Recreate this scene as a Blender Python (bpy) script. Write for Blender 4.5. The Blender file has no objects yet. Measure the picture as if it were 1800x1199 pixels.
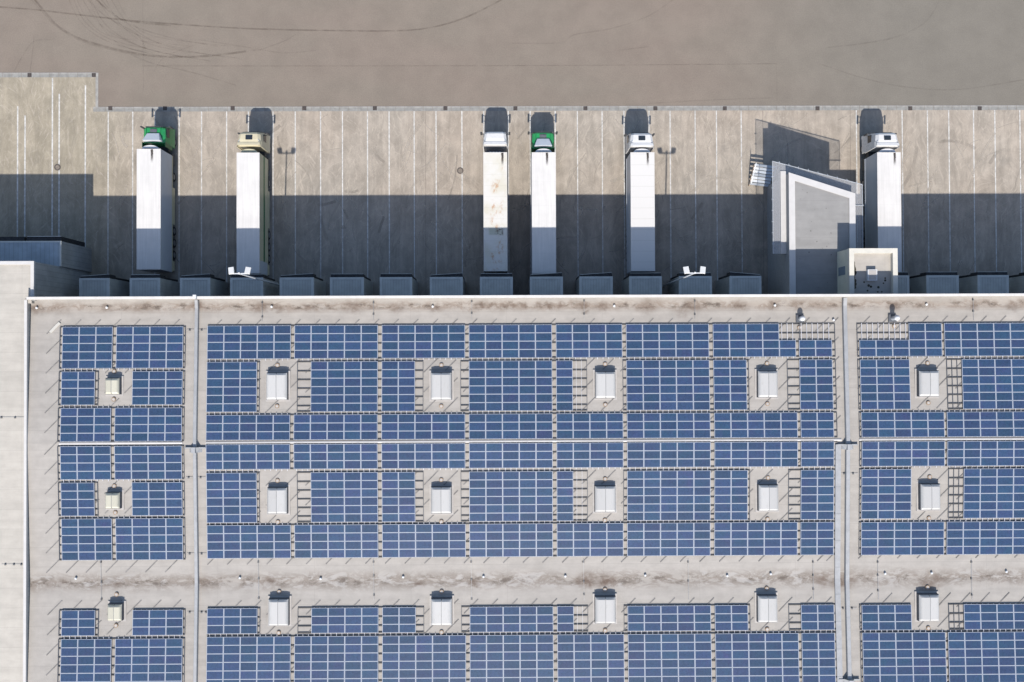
import bpy, bmesh, math, random
from mathutils import Vector, Matrix
random.seed(7)
R = math.radians
S = bpy.context.scene
COL = S.collection

# ------------------------------------------------------------------ camera
F, CX, CY, H = 1400.0, 900.0, 599.5, 87.0      # focal length in pixels of an 1800 px wide frame, height in metres
NX, NY, ROLL = 890.0, 616.0, 0.0040            # the point straight below the camera, and its roll
Zc = Vector((-(NX - CX), (NY - CY), F)).normalized()
Xc = Vector((math.cos(ROLL), math.sin(ROLL), 0)); Xc = (Xc - Zc * Xc.dot(Zc)).normalized()
Yc = Zc.cross(Xc)
RW = Matrix((Xc, Yc, Zc))                       # rows: world axes seen by the camera
cd = bpy.data.cameras.new('camera'); cam = bpy.data.objects.new('camera', cd); COL.objects.link(cam)
cam.matrix_world = Matrix.Translation((0, 0, H)) @ RW.to_4x4()
cd.sensor_width = 36; cd.lens = F / 1800 * 36; cd.clip_start = 0.5; cd.clip_end = 3000
S.camera = cam

def P(px, py, z=0.0):
    """ground position of what is seen at pixel (px, py) of the photograph when it lies at height z"""
    d = RW @ Vector(((px - CX) / F, -(py - CY) / F, -1.0))
    t = (H - z) / -d.z
    return (d.x * t, d.y * t)

# ------------------------------------------------------------------ light
EL, AZ = R(44.2), R(1.5)
w = bpy.data.worlds.new('World'); S.world = w; w.use_nodes = True
nt = w.node_tree; bgn = nt.nodes['Background']
sky = nt.nodes.new('ShaderNodeTexSky'); sky.sky_type = 'NISHITA'; sky.sun_disc = False
sky.sun_elevation = EL; sky.sun_rotation = math.pi - AZ; sky.altitude = 100; sky.air_density = 1.0; sky.dust_density = 1.3; sky.ozone_density = 0.95
nt.links.new(sky.outputs[0], bgn.inputs[0]); bgn.inputs[1].default_value = 0.116
sd = bpy.data.lights.new('sun', 'SUN'); sun = bpy.data.objects.new('sun', sd); COL.objects.link(sun)
sd.energy = 3.9; sd.angle = R(0.5); sd.color = (1.0, 0.94, 0.87)
# light travels towards +Y (up the photograph), a touch to the right
dirv = Vector((math.sin(AZ) * math.cos(EL), math.cos(AZ) * math.cos(EL), -math.sin(EL)))
sun.rotation_euler = dirv.to_track_quat('-Z', 'Y').to_euler(); sun.location = (0, -60, 60)
S.view_settings.view_transform = 'Standard'; S.view_settings.look = 'None'
S.view_settings.exposure = 1.14; S.view_settings.gamma = 1.0
S.cycles.max_bounces = 6; S.cycles.transparent_max_bounces = 16

# ------------------------------------------------------------------ materials
class NT:
    def __init__(s, name):
        s.m = bpy.data.materials.new(name); s.m.use_nodes = True; s.t = s.m.node_tree
        s.b = s.t.nodes['Principled BSDF']; s.out = s.t.nodes['Material Output']
    def n(s, typ, **kw):
        x = s.t.nodes.new(typ)
        for k, v in kw.items(): setattr(x, k, v)
        return x
    def put(s, sock, v):
        if v is None: return
        if isinstance(v, bpy.types.NodeSocket): s.t.links.new(v, sock)
        else: sock.default_value = v
    def math(s, op, a, b=None, c=None, clamp=False):
        x = s.n('ShaderNodeMath', operation=op); x.use_clamp = clamp
        s.put(x.inputs[0], a); s.put(x.inputs[1], b); s.put(x.inputs[2], c)
        return x.outputs[0]
    def mix(s, f, a, b, mode='MIX'):
        x = s.n('ShaderNodeMix', data_type='RGBA', blend_type=mode)
        s.put(x.inputs[0], f); s.put(x.inputs[6], c4(a)); s.put(x.inputs[7], c4(b))
        return x.outputs[2]
    def pos(s): return s.n('ShaderNodeNewGeometry').outputs['Position']
    def objc(s): return s.n('ShaderNodeTexCoord').outputs['Object']
    def scale(s, v, sc):
        x = s.n('ShaderNodeVectorMath', operation='MULTIPLY'); s.put(x.inputs[0], v); x.inputs[1].default_value = sc
        return x.outputs[0]
    def xyz(s, v):
        x = s.n('ShaderNodeSeparateXYZ'); s.put(x.inputs[0], v); return x.outputs
    def noise(s, v, sc, detail=4, rough=0.6, dist=0.0):
        x = s.n('ShaderNodeTexNoise'); s.put(x.inputs['Vector'], v); x.inputs['Scale'].default_value = sc
        x.inputs['Detail'].default_value = detail; x.inputs['Roughness'].default_value = rough; x.inputs['Distortion'].default_value = dist
        return x.outputs[0]
    def ramp(s, f, lo, hi, a=0.0, b=1.0):
        x = s.n('ShaderNodeMapRange'); x.interpolation_type = 'SMOOTHSTEP'; x.clamp = True
        s.put(x.inputs[0], f); s.put(x.inputs[1], lo); s.put(x.inputs[2], hi); s.put(x.inputs[3], a); s.put(x.inputs[4], b)
        return x.outputs[0]
    def lines(s, coord, period, width, off=0.0):
        f = s.math('FRACT', s.math('DIVIDE', s.math('ADD', coord, off), period))
        return s.math('LESS_THAN', f, width / period)
    def fin(s, col, rough=0.7, metal=0.0, spec=0.5, bump=None, bs=0.1, bd=0.02):
        s.put(s.b.inputs['Base Color'], c4(col)); s.put(s.b.inputs['Roughness'], rough); s.put(s.b.inputs['Metallic'], metal)
        s.put(s.b.inputs['Specular IOR Level'], spec)
        if bump is not None:
            x = s.n('ShaderNodeBump'); s.put(x.inputs['Height'], bump); x.inputs['Strength'].default_value = bs; x.inputs['Distance'].default_value = bd
            s.t.links.new(x.outputs[0], s.b.inputs['Normal'])
        return s.m
def c4(c):
    if isinstance(c, bpy.types.NodeSocket): return c
    if isinstance(c, (int, float)): return (c, c, c, 1)
    return tuple(c) + (1,) if len(c) == 3 else c

def worn(name, col, var=0.15, rough=0.6, metal=0.0, sc=1.5, spec=0.4, dirt=None, dirta=0.0):
    """paint or metal with a slight mottle and optional dirt"""
    t = NT(name); p = t.pos()
    n1 = t.noise(p, sc, 5); k = t.ramp(n1, 0.3, 0.7, 1 - var, 1 + var)
    c = t.mix(1.0, col, k, 'MULTIPLY')
    if dirt: c = t.mix(t.math('MULTIPLY', t.ramp(t.noise(p, sc * 0.7, 6, 0.7), 0.5, 0.72), dirta), c, dirt)
    return t.fin(c, t.ramp(t.noise(p, sc * 3, 3), 0.3, 0.7, rough * 0.85, min(1, rough * 1.15)), metal, spec)

def ribbed(name, col, axis=0, period=0.3, width=0.05, dark=0.6, var=0.12, rough=0.5, metal=0.0):
    t = NT(name); p = t.objc(); x = t.xyz(p)
    ln = t.lines(x[axis], period, width)
    c = t.mix(1.0, col, t.ramp(t.noise(t.pos(), 0.9, 5), 0.3, 0.7, 1 - var, 1 + var), 'MULTIPLY')
    c = t.mix(t.math('MULTIPLY', ln, 1 - dark), c, (0.02, 0.02, 0.025))
    return t.fin(c, rough, metal, 0.4, t.math('SUBTRACT', 1.0, ln), 0.5, 0.02)

def streaky(name, col):
    t = NT(name); p = t.objc(); x = t.xyz(p)
    c = t.mix(1.0, col, t.ramp(t.noise(t.scale(p, (6, 0.25, 1)), 1.0, 5, 0.6), 0.25, 0.75, 0.93, 1.05), 'MULTIPLY')
    c = t.mix(1.0, c, t.ramp(t.noise(t.pos(), 0.5, 5), 0.3, 0.7, 0.95, 1.04), 'MULTIPLY')
    c = t.mix(t.math('MULTIPLY', t.ramp(t.noise(t.scale(t.pos(), (2.5, 0.6, 1)), 1.6, 6, 0.75), 0.60, 0.8), 0.4), c, (0.25, 0.235, 0.21))
    c = t.mix(t.math('MULTIPLY', t.lines(x[1], 2.5, 0.03, 0.4), 0.18), c, (0.25, 0.25, 0.25))
    return t.fin(c, 0.45, 0, 0.4)
M = {}
def mk():
    jx_ = P(168, 165, 0)[0]
    # --- yard asphalt
    t = NT('yard_surface'); p = t.pos(); x = t.xyz(p)
    big = t.noise(p, 0.045, 4, 0.55); mid = t.noise(p, 0.5, 6, 0.65); fine = t.noise(p, 9.0, 3, 0.7)
    stre = t.noise(t.scale(p, (1.0, 0.12, 1)), 1.3, 5, 0.6, 0.8)
    c = t.mix(t.ramp(big, 0.3, 0.7), (0.234, 0.199, 0.162), (0.217, 0.197, 0.168))
    c = t.mix(t.ramp(x[0], jx_ - 1.0, jx_ + 7.0, 0.9, 0.0), c, (0.204, 0.181, 0.138))
    c = t.mix(1.0, c, t.ramp(mid, 0.25, 0.75, 0.82, 1.15), 'MULTIPLY')
    c = t.mix(1.0, c, t.ramp(stre, 0.3, 0.72, 0.88, 1.1), 'MULTIPLY')
    c = t.mix(1.0, c, t.ramp(fine, 0.2, 0.8, 0.9, 1.1), 'MULTIPLY')
    wrp = t.n('ShaderNodeTexNoise'); t.put(wrp.inputs['Vector'], p); wrp.inputs['Scale'].default_value = 0.07; wrp.inputs['Detail'].default_value = 2
    off = t.n('ShaderNodeVectorMath', operation='MULTIPLY_ADD'); t.put(off.inputs[0], wrp.outputs['Color']); off.inputs[1].default_value = (9, 9, 0); t.put(off.inputs[2], p)
    for i, (ang, sc, al, lo, hi, colr) in enumerate(((68, 4.2, 0.50, 0.56, 0.70, (0.33, 0.29, 0.24)), (112, 3.6, 0.50, 0.56, 0.70, (0.33, 0.29, 0.245)), (35, 3.4, 0.4, 0.575, 0.71, (0.32, 0.285, 0.24)), (145, 3.8, 0.38, 0.575, 0.71, (0.32, 0.285, 0.24)), (80, 1.6, 0.5, 0.56, 0.72, (0.13, 0.118, 0.10)), (100, 3.4, 0.35, 0.58, 0.7, (0.12, 0.108, 0.092)))):
        mp = t.n('ShaderNodeMapping'); t.put(mp.inputs['Vector'], off.outputs[0]); mp.inputs['Rotation'].default_value = (0, 0, -R(ang)); mp.inputs['Location'].default_value = (i * 13.7, i * 7.1, 0)
        st_ = t.scale(mp.outputs[0], (0.16, 1.0, 1))
        c = t.mix(t.math('MULTIPLY', t.math('MULTIPLY', t.ramp(t.noise(st_, sc, 3, 0.55), lo, hi), al * 0.8), t.ramp(t.noise(p, 0.16 + 0.03 * i, 3), 0.30, 0.56)), c, colr)
    c = t.mix(t.math('MULTIPLY', t.ramp(t.noise(p, 0.30, 6, 0.72), 0.56, 0.74), 0.4), c, (0.12, 0.112, 0.10))
    M['yard'] = t.fin(c, 0.9, 0, 0.2, fine, 0.25, 0.01)
    # --- ramp, a greener concrete
    t = NT('ramp_surface'); p = t.pos()
    mid = t.noise(p, 0.5, 6, 0.65); fine = t.noise(p, 8.0, 3, 0.7)
    c = t.mix(1.0, (0.194, 0.176, 0.134), t.ramp(mid, 0.25, 0.75, 0.85, 1.15), 'MULTIPLY')
    c = t.mix(1.0, c, t.ramp(fine, 0.2, 0.8, 0.92, 1.08), 'MULTIPLY')
    M['ramp'] = t.fin(c, 0.9, 0, 0.2, fine, 0.25, 0.01)
    # --- road
    t = NT('road_surface'); p = t.pos(); x = t.xyz(p)
    big = t.noise(t.scale(p, (0.6, 1.4, 1)), 0.07, 4, 0.55); mid = t.noise(p, 0.35, 6, 0.6); fine = t.noise(p, 10.0, 3, 0.7)
    c = t.mix(t.ramp(big, 0.3, 0.7), (0.136, 0.112, 0.093), (0.132, 0.114, 0.094))
    c = t.mix(t.ramp(x[0], 18, 46), c, (0.117, 0.107, 0.091))
    c = t.mix(1.0, c, t.ramp(mid, 0.25, 0.75, 0.93, 1.07), 'MULTIPLY')
    c = t.mix(1.0, c, t.ramp(fine, 0.2, 0.8, 0.88, 1.12), 'MULTIPLY')
    c = t.mix(t.math('MULTIPLY', t.ramp(t.noise(p, 0.9, 5, 0.8), 0.7, 0.8), 0.5), c, (0.05, 0.045, 0.04))
    M['road'] = t.fin(c, 0.88, 0, 0.25, fine, 0.2, 0.01)
    # --- roof membrane with dirt where water ponds along the valleys
    def membrane(name, base, valleys):
        t = NT(name); p = t.pos(); x = t.xyz(p)
        c = t.mix(t.ramp(t.noise(p, 0.12, 4), 0.3, 0.7), base, [k * 0.93 for k in base])
        c = t.mix(1.0, c, t.ramp(t.noise(p, 1.1, 6, 0.65), 0.25, 0.75, 0.93, 1.06), 'MULTIPLY')
        st = t.noise(t.scale(p, (0.25, 1.6, 1)), 0.9, 6, 0.6)
        c = t.mix(1.0, c, t.ramp(st, 0.3, 0.75, 1.05, 0.92), 'MULTIPLY')
        ln = t.math('MAXIMUM', t.lines(x[1], 1.88, 0.035), t.math('MULTIPLY', t.lines(x[0], 9.3, 0.04), 0.7))
        c = t.mix(t.math('MULTIPLY', ln, 0.22), c, (0.09, 0.085, 0.08))
        for (yv, wd, sx, tint) in valleys:
            d = t.math('ABSOLUTE', t.math('SUBTRACT', t.math('ADD', x[1], t.math('MULTIPLY', t.math('SUBTRACT', t.noise(p, 0.5, 3), 0.5), 0.7)), yv))
            band = t.ramp(d, 0.0, wd, 1.0, 0.0)
            q = t.scale(p, (sx, 1.0, 1))
            n1 = t.noise(q, 0.8, 6, 0.68, 0.45)
            rim = t.ramp(t.math('ABSOLUTE', t.math('SUBTRACT', n1, 0.5)), 0.0, 0.085, 1.0, 0.0)
            pond = t.ramp(n1, 0.53, 0.62)
            n2 = t.ramp(t.noise(q, 1.5, 7, 0.75), 0.47, 0.64)
            c = t.mix(t.math('MULTIPLY', band, 0.5), c, tint[0])
            c = t.mix(t.math('MULTIPLY', t.math('MULTIPLY', band, rim), 0.62), c, tint[1])
            c = t.mix(t.math('MULTIPLY', t.math('MULTIPLY', t.ramp(d, 0, wd * 0.6, 1, 0), n2), 0.92), c, tint[2])
            c = t.mix(t.math('MULTIPLY', t.math('MULTIPLY', t.ramp(d, wd * 0.35, wd * 0.75, 1, 0), pond), tint[4]), c, tint[3])
        if valleys:
            wn = t.n('ShaderNodeTexNoise'); t.put(wn.inputs['Vector'], p); wn.inputs['Scale'].default_value = 1.6; wn.inputs['Detail'].default_value = 4
            wp = t.n('ShaderNodeVectorMath', operation='MULTIPLY_ADD'); t.put(wp.inputs[0], wn.outputs['Color']); wp.inputs[1].default_value = (1.1, 1.1, 0); t.put(wp.inputs[2], p)
            tot = None; rng = random.Random(3)
            spots = [(1030, 1021, 0.9, .9), (1066, 1022, 0.85, .9), (1446, 1020, 0.75, .75), (1480, 1024, 0.9, .8), (1632, 1028, 0.9, .7), (1648, 1018, 0.6, .6), (833, 1025, 0.5, .75), (477, 1020, 0.7, .55), (737, 1026, 0.45, .6), (1500, 1020, 0.5, .6), (358, 1020, 0.6, .5), (110, 1020, 0.7, .4), (205, 1026, .6, .5),
                     (345, 536, 0.5, .8), (457, 540, 0.7, .75), (487, 542, 0.45, .7), (545, 541, 0.5, .6), (620, 540, 0.8, .6), (655, 540, 0.4, .6), (700, 540, 0.7, .55), (765, 542, 0.5, .6), (847, 537, 0.35, .7), (865, 537, .35, .7), (887, 537, .35, .75), (904, 537, .35, .7), (922, 537, .35, .7), (945, 537, .35, .7), (965, 537, .4, .75), (985, 537, .35, .7), (1024, 537, .6, .85), (1030, 549, .35, .6), (1060, 538, 0.6, .6), (1140, 538, 0.9, .5), (1220, 538, 0.9, .5), (1200, 549, .7, .4), (1300, 538, 0.8, .5), (1360, 538, 0.5, .8), (1400, 534, .6, .4), (1573, 537, 0.6, .6), (1710, 538, .6, .5), (1780, 538, .6, .6), (63, 545, .6, .5), (186, 541, .5, .5), (250, 541, .8, .35), (110, 541, .8, .35)]
            for (sx_, sy_, rad, st_) in spots:
                q_ = P(sx_, sy_, 9.8); dd = t.n('ShaderNodeVectorMath', operation='DISTANCE'); t.put(dd.inputs[0], t.scale(wp.outputs[0], (0.62, 1.0, 0.0))); dd.inputs[1].default_value = ((q_[0] + .55) * 0.62, q_[1] + .55, 0)
                m_ = t.ramp(dd.outputs['Value'], 0.05, rad * 1.15, st_, 0.0)
                tot = m_ if tot is None else t.math('MAXIMUM', tot, m_)
            fine_ = t.ramp(t.noise(p, 2.6, 6, 0.72), 0.30, 0.55, 0.35, 1.0)
            c = t.mix(t.math('MULTIPLY', tot, fine_), c, (0.080, 0.055, 0.041))
        return t.fin(c, 0.75, 0, 0.3, t.noise(p, 3.0, 4), 0.1, 0.02)
    y1 = P(800, 538, 9.75)[1]; y2 = P(800, 1020, 9.75)[1]
    brown = ((0.19, 0.158, 0.130), (0.13, 0.10, 0.080), (0.058, 0.045, 0.036), (0.26, 0.25, 0.24), 0.15)
    brown2 = ((0.195, 0.175, 0.155), (0.11, 0.088, 0.072), (0.070, 0.056, 0.046), (0.275, 0.268, 0.26), 0.35)
    M['roof'] = membrane('roof_membrane', (0.242, 0.227, 0.207), [(y1, 0.75, 0.55, brown), (y2, 1.3, 0.5, brown2)])
    M['roof_cream'] = membrane('roof_membrane_cream', (0.295, 0.277, 0.246), [])
    M['roof_office'] = membrane('roof_membrane_office', (0.185, 0.182, 0.176), [])
    M['roof_tower'] = membrane('roof_membrane_tower', (0.28, 0.262, 0.235), [])
    M['coping'] = worn('coping_paint', (0.395, 0.382, 0.362), 0.06, 0.5)
    M['coping_white'] = worn('white_coping', (0.36, 0.352, 0.342), 0.04, 0.5)
    M['coping_cream'] = worn('cream_coping', (0.39, 0.375, 0.33), 0.04, 0.5)
    M['firewall'] = worn('zinc_cap', (0.225, 0.23, 0.235), 0.08, 0.45, 0.1)
    M['wallgrey'] = ribbed('wall_cladding', (0.16, 0.18, 0.20), 0, 0.5, 0.06, 0.7)
    M['wallgrey_y'] = ribbed('wall_cladding_side', (0.235, 0.24, 0.235), 1, 0.5, 0.05, 0.75)
    M['office_wall'] = worn('office_cladding', (0.22, 0.22, 0.22), 0.06, 0.6)
    M['cream_wall'] = worn('cream_plaster', (0.42, 0.41, 0.34), 0.06, 0.7)
    M['dockroof'] = ribbed('dock_roof_sheet', (0.30, 0.305, 0.285), 0, 0.28, 0.035, 0.72, 0.1, 0.5)
    M['dockflash'] = worn('dock_flashing', (0.35, 0.355, 0.335), 0.08, 0.5)
    M['dockside'] = ribbed('dock_side_sheet', (0.29, 0.295, 0.28), 1, 0.3, 0.03, 0.8)
    M['bluesheet'] = ribbed('blue_roof_sheet', (0.22, 0.26, 0.29), 0, 0.45, 0.05, 0.7)
    M['black'] = worn('black_rubber', (0.012, 0.013, 0.015), 0.3, 0.8)
    M['dark'] = worn('dark_steel', (0.03, 0.032, 0.035), 0.2, 0.6)
    M['steel'] = worn('galvanised_steel', (0.34, 0.36, 0.38), 0.12, 0.45, 0.3)
    M['beam'] = worn('grey_beam', (0.042, 0.041, 0.04), 0.2, 0.6)
    M['rail'] = worn('aluminium_rail', (0.42, 0.42, 0.44), 0.1, 0.45)
    M['strip'] = worn('grey_rubber_strip', (0.13, 0.125, 0.12), 0.25, 0.9)
    M['line'] = worn('line_paint', (0.33, 0.325, 0.31), 0.25, 0.8, 0, 3.0, 0.3, (0.22, 0.2, 0.17), 0.35)
    M['gutter'] = worn('gutter_concrete', (0.165, 0.164, 0.155), 0.16, 0.9, 0, 2.0, 0.2)
    M['kerb'] = worn('kerb_concrete', (0.195, 0.19, 0.178), 0.15, 0.9, 0, 2.0, 0.2)
    M['grate'] = worn('cast_iron', (0.030, 0.024, 0.022), 0.4, 0.7, 0, 4)
    M['iron'] = worn('manhole_iron', (0.055, 0.045, 0.040), 0.3, 0.7, 0, 6)
    M['mancentre'] = worn('manhole_fill', (0.135, 0.115, 0.095), 0.2, 0.9, 0, 6)
    M['skyl'] = worn('skylight_acrylic', (0.305, 0.302, 0.294), 0.03, 0.3, 0, 0.8)
    M['skyl_cream'] = worn('aged_skylight_acrylic', (0.315, 0.305, 0.25), 0.04, 0.35, 0, 0.8)
    M['curb'] = worn('skylight_curb', (0.055, 0.06, 0.07), 0.1, 0.6)
    M['curbflash'] = worn('skylight_flashing', (0.27, 0.255, 0.24), 0.08, 0.7)
    M['seam'] = worn('grey_seam', (0.15, 0.155, 0.16), 0.1, 0.6)
    M['tan'] = worn('tan_concrete', (0.20, 0.145, 0.098), 0.25, 0.9, 0, 4)
    M['white'] = worn('white_paint', (0.40, 0.41, 0.42), 0.03, 0.4)
    M['lampwhite'] = worn('lamp_housing', (0.45, 0.45, 0.44), 0.03, 0.4)
    M['offwhite'] = worn('off_white_paint', (0.33, 0.32, 0.29), 0.06, 0.5)
    M['wire'] = worn('conductor_wire', (0.30, 0.30, 0.30), 0.1, 0.4, 0.5)
    M['green'] = worn('green_truck_paint', (0.012, 0.17, 0.050), 0.08, 0.35, 0, 1.5, 0.5)
    M['cream'] = worn('cream_truck_paint', (0.40, 0.36, 0.25), 0.06, 0.35, 0, 1.5, 0.5)
    M['cab_white'] = worn('white_truck_paint', (0.455, 0.45, 0.44), 0.04, 0.3, 0, 1.2, 0.5)
    M['deflector'] = worn('pale_deflector_paint', (0.42, 0.44, 0.46), 0.05, 0.4)
    M['trailer'] = streaky('white_trailer_skin', (0.415, 0.404, 0.388))
    M['trailer_side'] = worn('grey_trailer_side', (0.34, 0.36, 0.385), 0.05, 0.35, 0, 0.5)
    M['trailer_beige'] = worn('beige_trailer_side', (0.36, 0.335, 0.225), 0.06, 0.4, 0, 0.5)
    M['greenstripe'] = worn('green_stripe', (0.008, 0.085, 0.03), 0.1, 0.4)
    M['glass'] = worn('dark_glass', (0.012, 0.016, 0.02), 0.1, 0.08, 0, 1, 0.6)
    M['tyre'] = worn('tyre_rubber', (0.010, 0.010, 0.011), 0.2, 0.85)
    M['rim'] = worn('wheel_rim', (0.18, 0.18, 0.18), 0.15, 0.4, 0.5)
    # stained trailer roof
    t = NT('rust_stained_trailer_roof'); p = t.objc(); x = t.xyz(p)
    c = t.mix(t.ramp(t.noise(p, 0.5, 4), 0.4, 0.7), (0.408, 0.398, 0.372), (0.37, 0.352, 0.295))
    q = t.scale(p, (1.3, 0.8, 1))
    rust = t.math('MULTIPLY', t.ramp(t.noise(q, 0.9, 6, 0.7), 0.50, 0.68), t.ramp(t.math('ABSOLUTE', t.math('SUBTRACT', x[0], 0.15)), 0.4, 0.85, 1, 0))
    c = t.mix(t.math('MULTIPLY', rust, 0.9), c, (0.27, 0.135, 0.055))
    rust2 = t.math('MULTIPLY', t.ramp(t.noise(q, 3.0, 5, 0.7), 0.6, 0.72), rust)
    c = t.mix(t.math('MULTIPLY', rust2, 0.8), c, (0.16, 0.07, 0.03))
    alg = t.math('MULTIPLY', t.ramp(t.math('ABSOLUTE', t.math('SUBTRACT', x[1], 4.10)), 0.25, 0.42, 1, 0), t.ramp(t.math('ABSOLUTE', t.math('SUBTRACT', x[0], 0.05)), 0.6, 0.85, 1, 0))
    c = t.mix(t.math('MULTIPLY', alg, 0.6), c, (0.22, 0.24, 0.18))
    alg2 = t.math('MULTIPLY', alg, t.ramp(t.noise(p, 3.2, 5, 0.75), 0.45, 0.6))
    c = t.mix(t.math('MULTIPLY', alg2, t.ramp(x[0], -0.3, 0.5)), c, (0.07, 0.045, 0.035))
    c = t.mix(t.math('MULTIPLY', t.lines(x[1], 1.15, 0.03, 0.3), 0.25), c, (0.2, 0.19, 0.17))
    M['trailer_rust'] = t.fin(c, 0.55, 0, 0.4)
    # trailer roof of panels with a front soot streak (object space; roof front edge passed per truck in custom material)
    t = NT('panelled_trailer_roof'); p = t.objc(); x = t.xyz(p)
    c = t.mix(t.math('MULTIPLY', t.lines(x[1], 1.13, 0.03, 0.2), 0.5), (0.408, 0.398, 0.382), (0.22, 0.22, 0.19))
    M['trailer_panel'] = t.fin(c, 0.45, 0, 0.4)
    # soot streak laid on a trailer roof
    t = NT('soot'); p = t.objc(); x = t.xyz(p)
    a = t.math('MULTIPLY', t.ramp(t.math('ABSOLUTE', t.math('ADD', x[0], t.math('MULTIPLY', t.math('SUBTRACT', t.noise(p, 3, 3), 0.5), 0.12))), 0.02, 0.17, 1, 0), t.ramp(x[1], -1.55, 0.0, 0.0, 0.85))
    tr = t.n('ShaderNodeBsdfTransparent'); mx = t.n('ShaderNodeMixShader'); t.fin((0.035, 0.028, 0.024), 0.8)
    t.put(mx.inputs[0], a); t.t.links.new(tr.outputs[0], mx.inputs[1]); t.t.links.new(t.b.outputs[0], mx.inputs[2]); t.t.links.new(mx.outputs[0], t.out.inputs[0])
    M['soot'] = t.m
    for nm, cl in (('skyl', (0.315, 0.312, 0.303)), ('skyl_cream', (0.33, 0.318, 0.258))):
        t = NT('acrylic_' + nm); p = t.pos(); rn = t.n('ShaderNodeObjectInfo').outputs['Random']
        c = t.mix(1.0, cl, t.ramp(rn, 0, 1, 0.92, 1.03), 'MULTIPLY')
        c = t.mix(t.math('MULTIPLY', t.ramp(t.noise(t.scale(p, (3, 0.8, 1)), 1.4, 5, 0.7), 0.52, 0.75), 0.35), c, (0.22, 0.21, 0.185))
        M[nm] = t.fin(c, 0.3, 0, 0.4)
    # tyre marks
    def decal(name, col, al, sc):
        t = NT(name); p = t.pos(); a = t.math('MULTIPLY', t.ramp(t.noise(p, sc, 5, 0.7), 0.3, 0.65), al)
        tr = t.n('ShaderNodeBsdfTransparent'); mx = t.n('ShaderNodeMixShader'); t.fin(col, 0.9, 0, 0.2)
        t.put(mx.inputs[0], a); t.t.links.new(tr.outputs[0], mx.inputs[1]); t.t.links.new(t.b.outputs[0], mx.inputs[2]); t.t.links.new(mx.outputs[0], t.out.inputs[0])
        return t.m
    M['mark_dark'] = decal('dark_tyre_mark', (0.064, 0.046, 0.034), 0.27, 0.9)
    M['mark_faint'] = decal('faint_tyre_mark', (0.067, 0.052, 0.041), 0.13, 0.9)
    M['mark_light'] = decal('light_tyre_scuff', (0.33, 0.295, 0.25), 0.5, 0.5)
    M['mark_grey'] = decal('grey_tyre_scuff', (0.12, 0.108, 0.095), 0.28, 0.5)
    # translucent canopy
    t = NT('canopy_glass'); p = t.pos(); t.fin((0.70, 0.70, 0.71), 0.25, 0, 0.5)
    tr = t.n('ShaderNodeBsdfTransparent'); tr.inputs[0].default_value = (0.93, 0.94, 0.95, 1); mx = t.n('ShaderNodeMixShader'); mx.inputs[0].default_value = 0.13
    t.t.links.new(tr.outputs[0], mx.inputs[1]); t.t.links.new(t.b.outputs[0], mx.inputs[2]); t.t.links.new(mx.outputs[0], t.out.inputs[0])
    M['canopy'] = t.m
    # photovoltaic glass: cells 12 x 6 with fine silver lines, each module a slightly different blue
    t = NT('photovoltaic_glass'); p = t.objc(); x = t.xyz(p)
    rnd = t.n('ShaderNodeObjectInfo').outputs['Random']
    base = t.mix(rnd, (0.0125, 0.0268, 0.0690), (0.0165, 0.0278, 0.0720))
    base = t.mix(t.ramp(t.math('FRACT', t.math('MULTIPLY', rnd, 7.31)), 0.0, 1.0), base, (0.0115, 0.0290, 0.0655))
    cell = t.n('ShaderNodeTexWhiteNoise', noise_dimensions='3D')
    fx = t.math('FLOOR', t.math('DIVIDE', x[0], 0.1235)); fy = t.math('FLOOR', t.math('DIVIDE', x[1], 0.1165))
    cb = t.n('ShaderNodeCombineXYZ'); t.put(cb.inputs[0], fx); t.put(cb.inputs[1], fy); t.put(cb.inputs[2], rnd)
    t.t.links.new(cb.outputs[0], cell.inputs[0])
    base = t.mix(1.0, base, t.ramp(cell.outputs[0], 0, 1, 0.88, 1.12), 'MULTIPLY')
    g_ = t.pos(); base = t.mix(t.ramp(t.noise(g_, 0.9, 3), 0.35, 0.65), base, t.mix(1.0, base, (0.85, 1.12, 1.0), 'MULTIPLY')); base = t.mix(t.math('MULTIPLY', t.ramp(t.noise(t.scale(g_, (1.1, 0.9, 1)), 0.7, 3), 0.55, 0.7), 0.8), base, t.mix(1.0, base, (1.35, 0.95, 1.05), 'MULTIPLY'))
    base = t.mix(1.0, base, t.ramp(t.math('FRACT', t.math('MULTIPLY', rnd, 23.7)), 0, 1, 0.86, 1.14), 'MULTIPLY')
    ln = t.math('MAXIMUM', t.lines(x[0], 0.1235, 0.012, 0.006), t.lines(x[1], 0.1165, 0.016, 0.008))
    base = t.mix(t.math('MULTIPLY', ln, 0.30), base, (0.14, 0.19, 0.28))
    M['pv'] = t.fin(base, 0.37, 0, 0.26)
    M['pvframe'] = worn('module_frame', (0.235, 0.255, 0.295), 0.05, 0.4)
mk()

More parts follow.
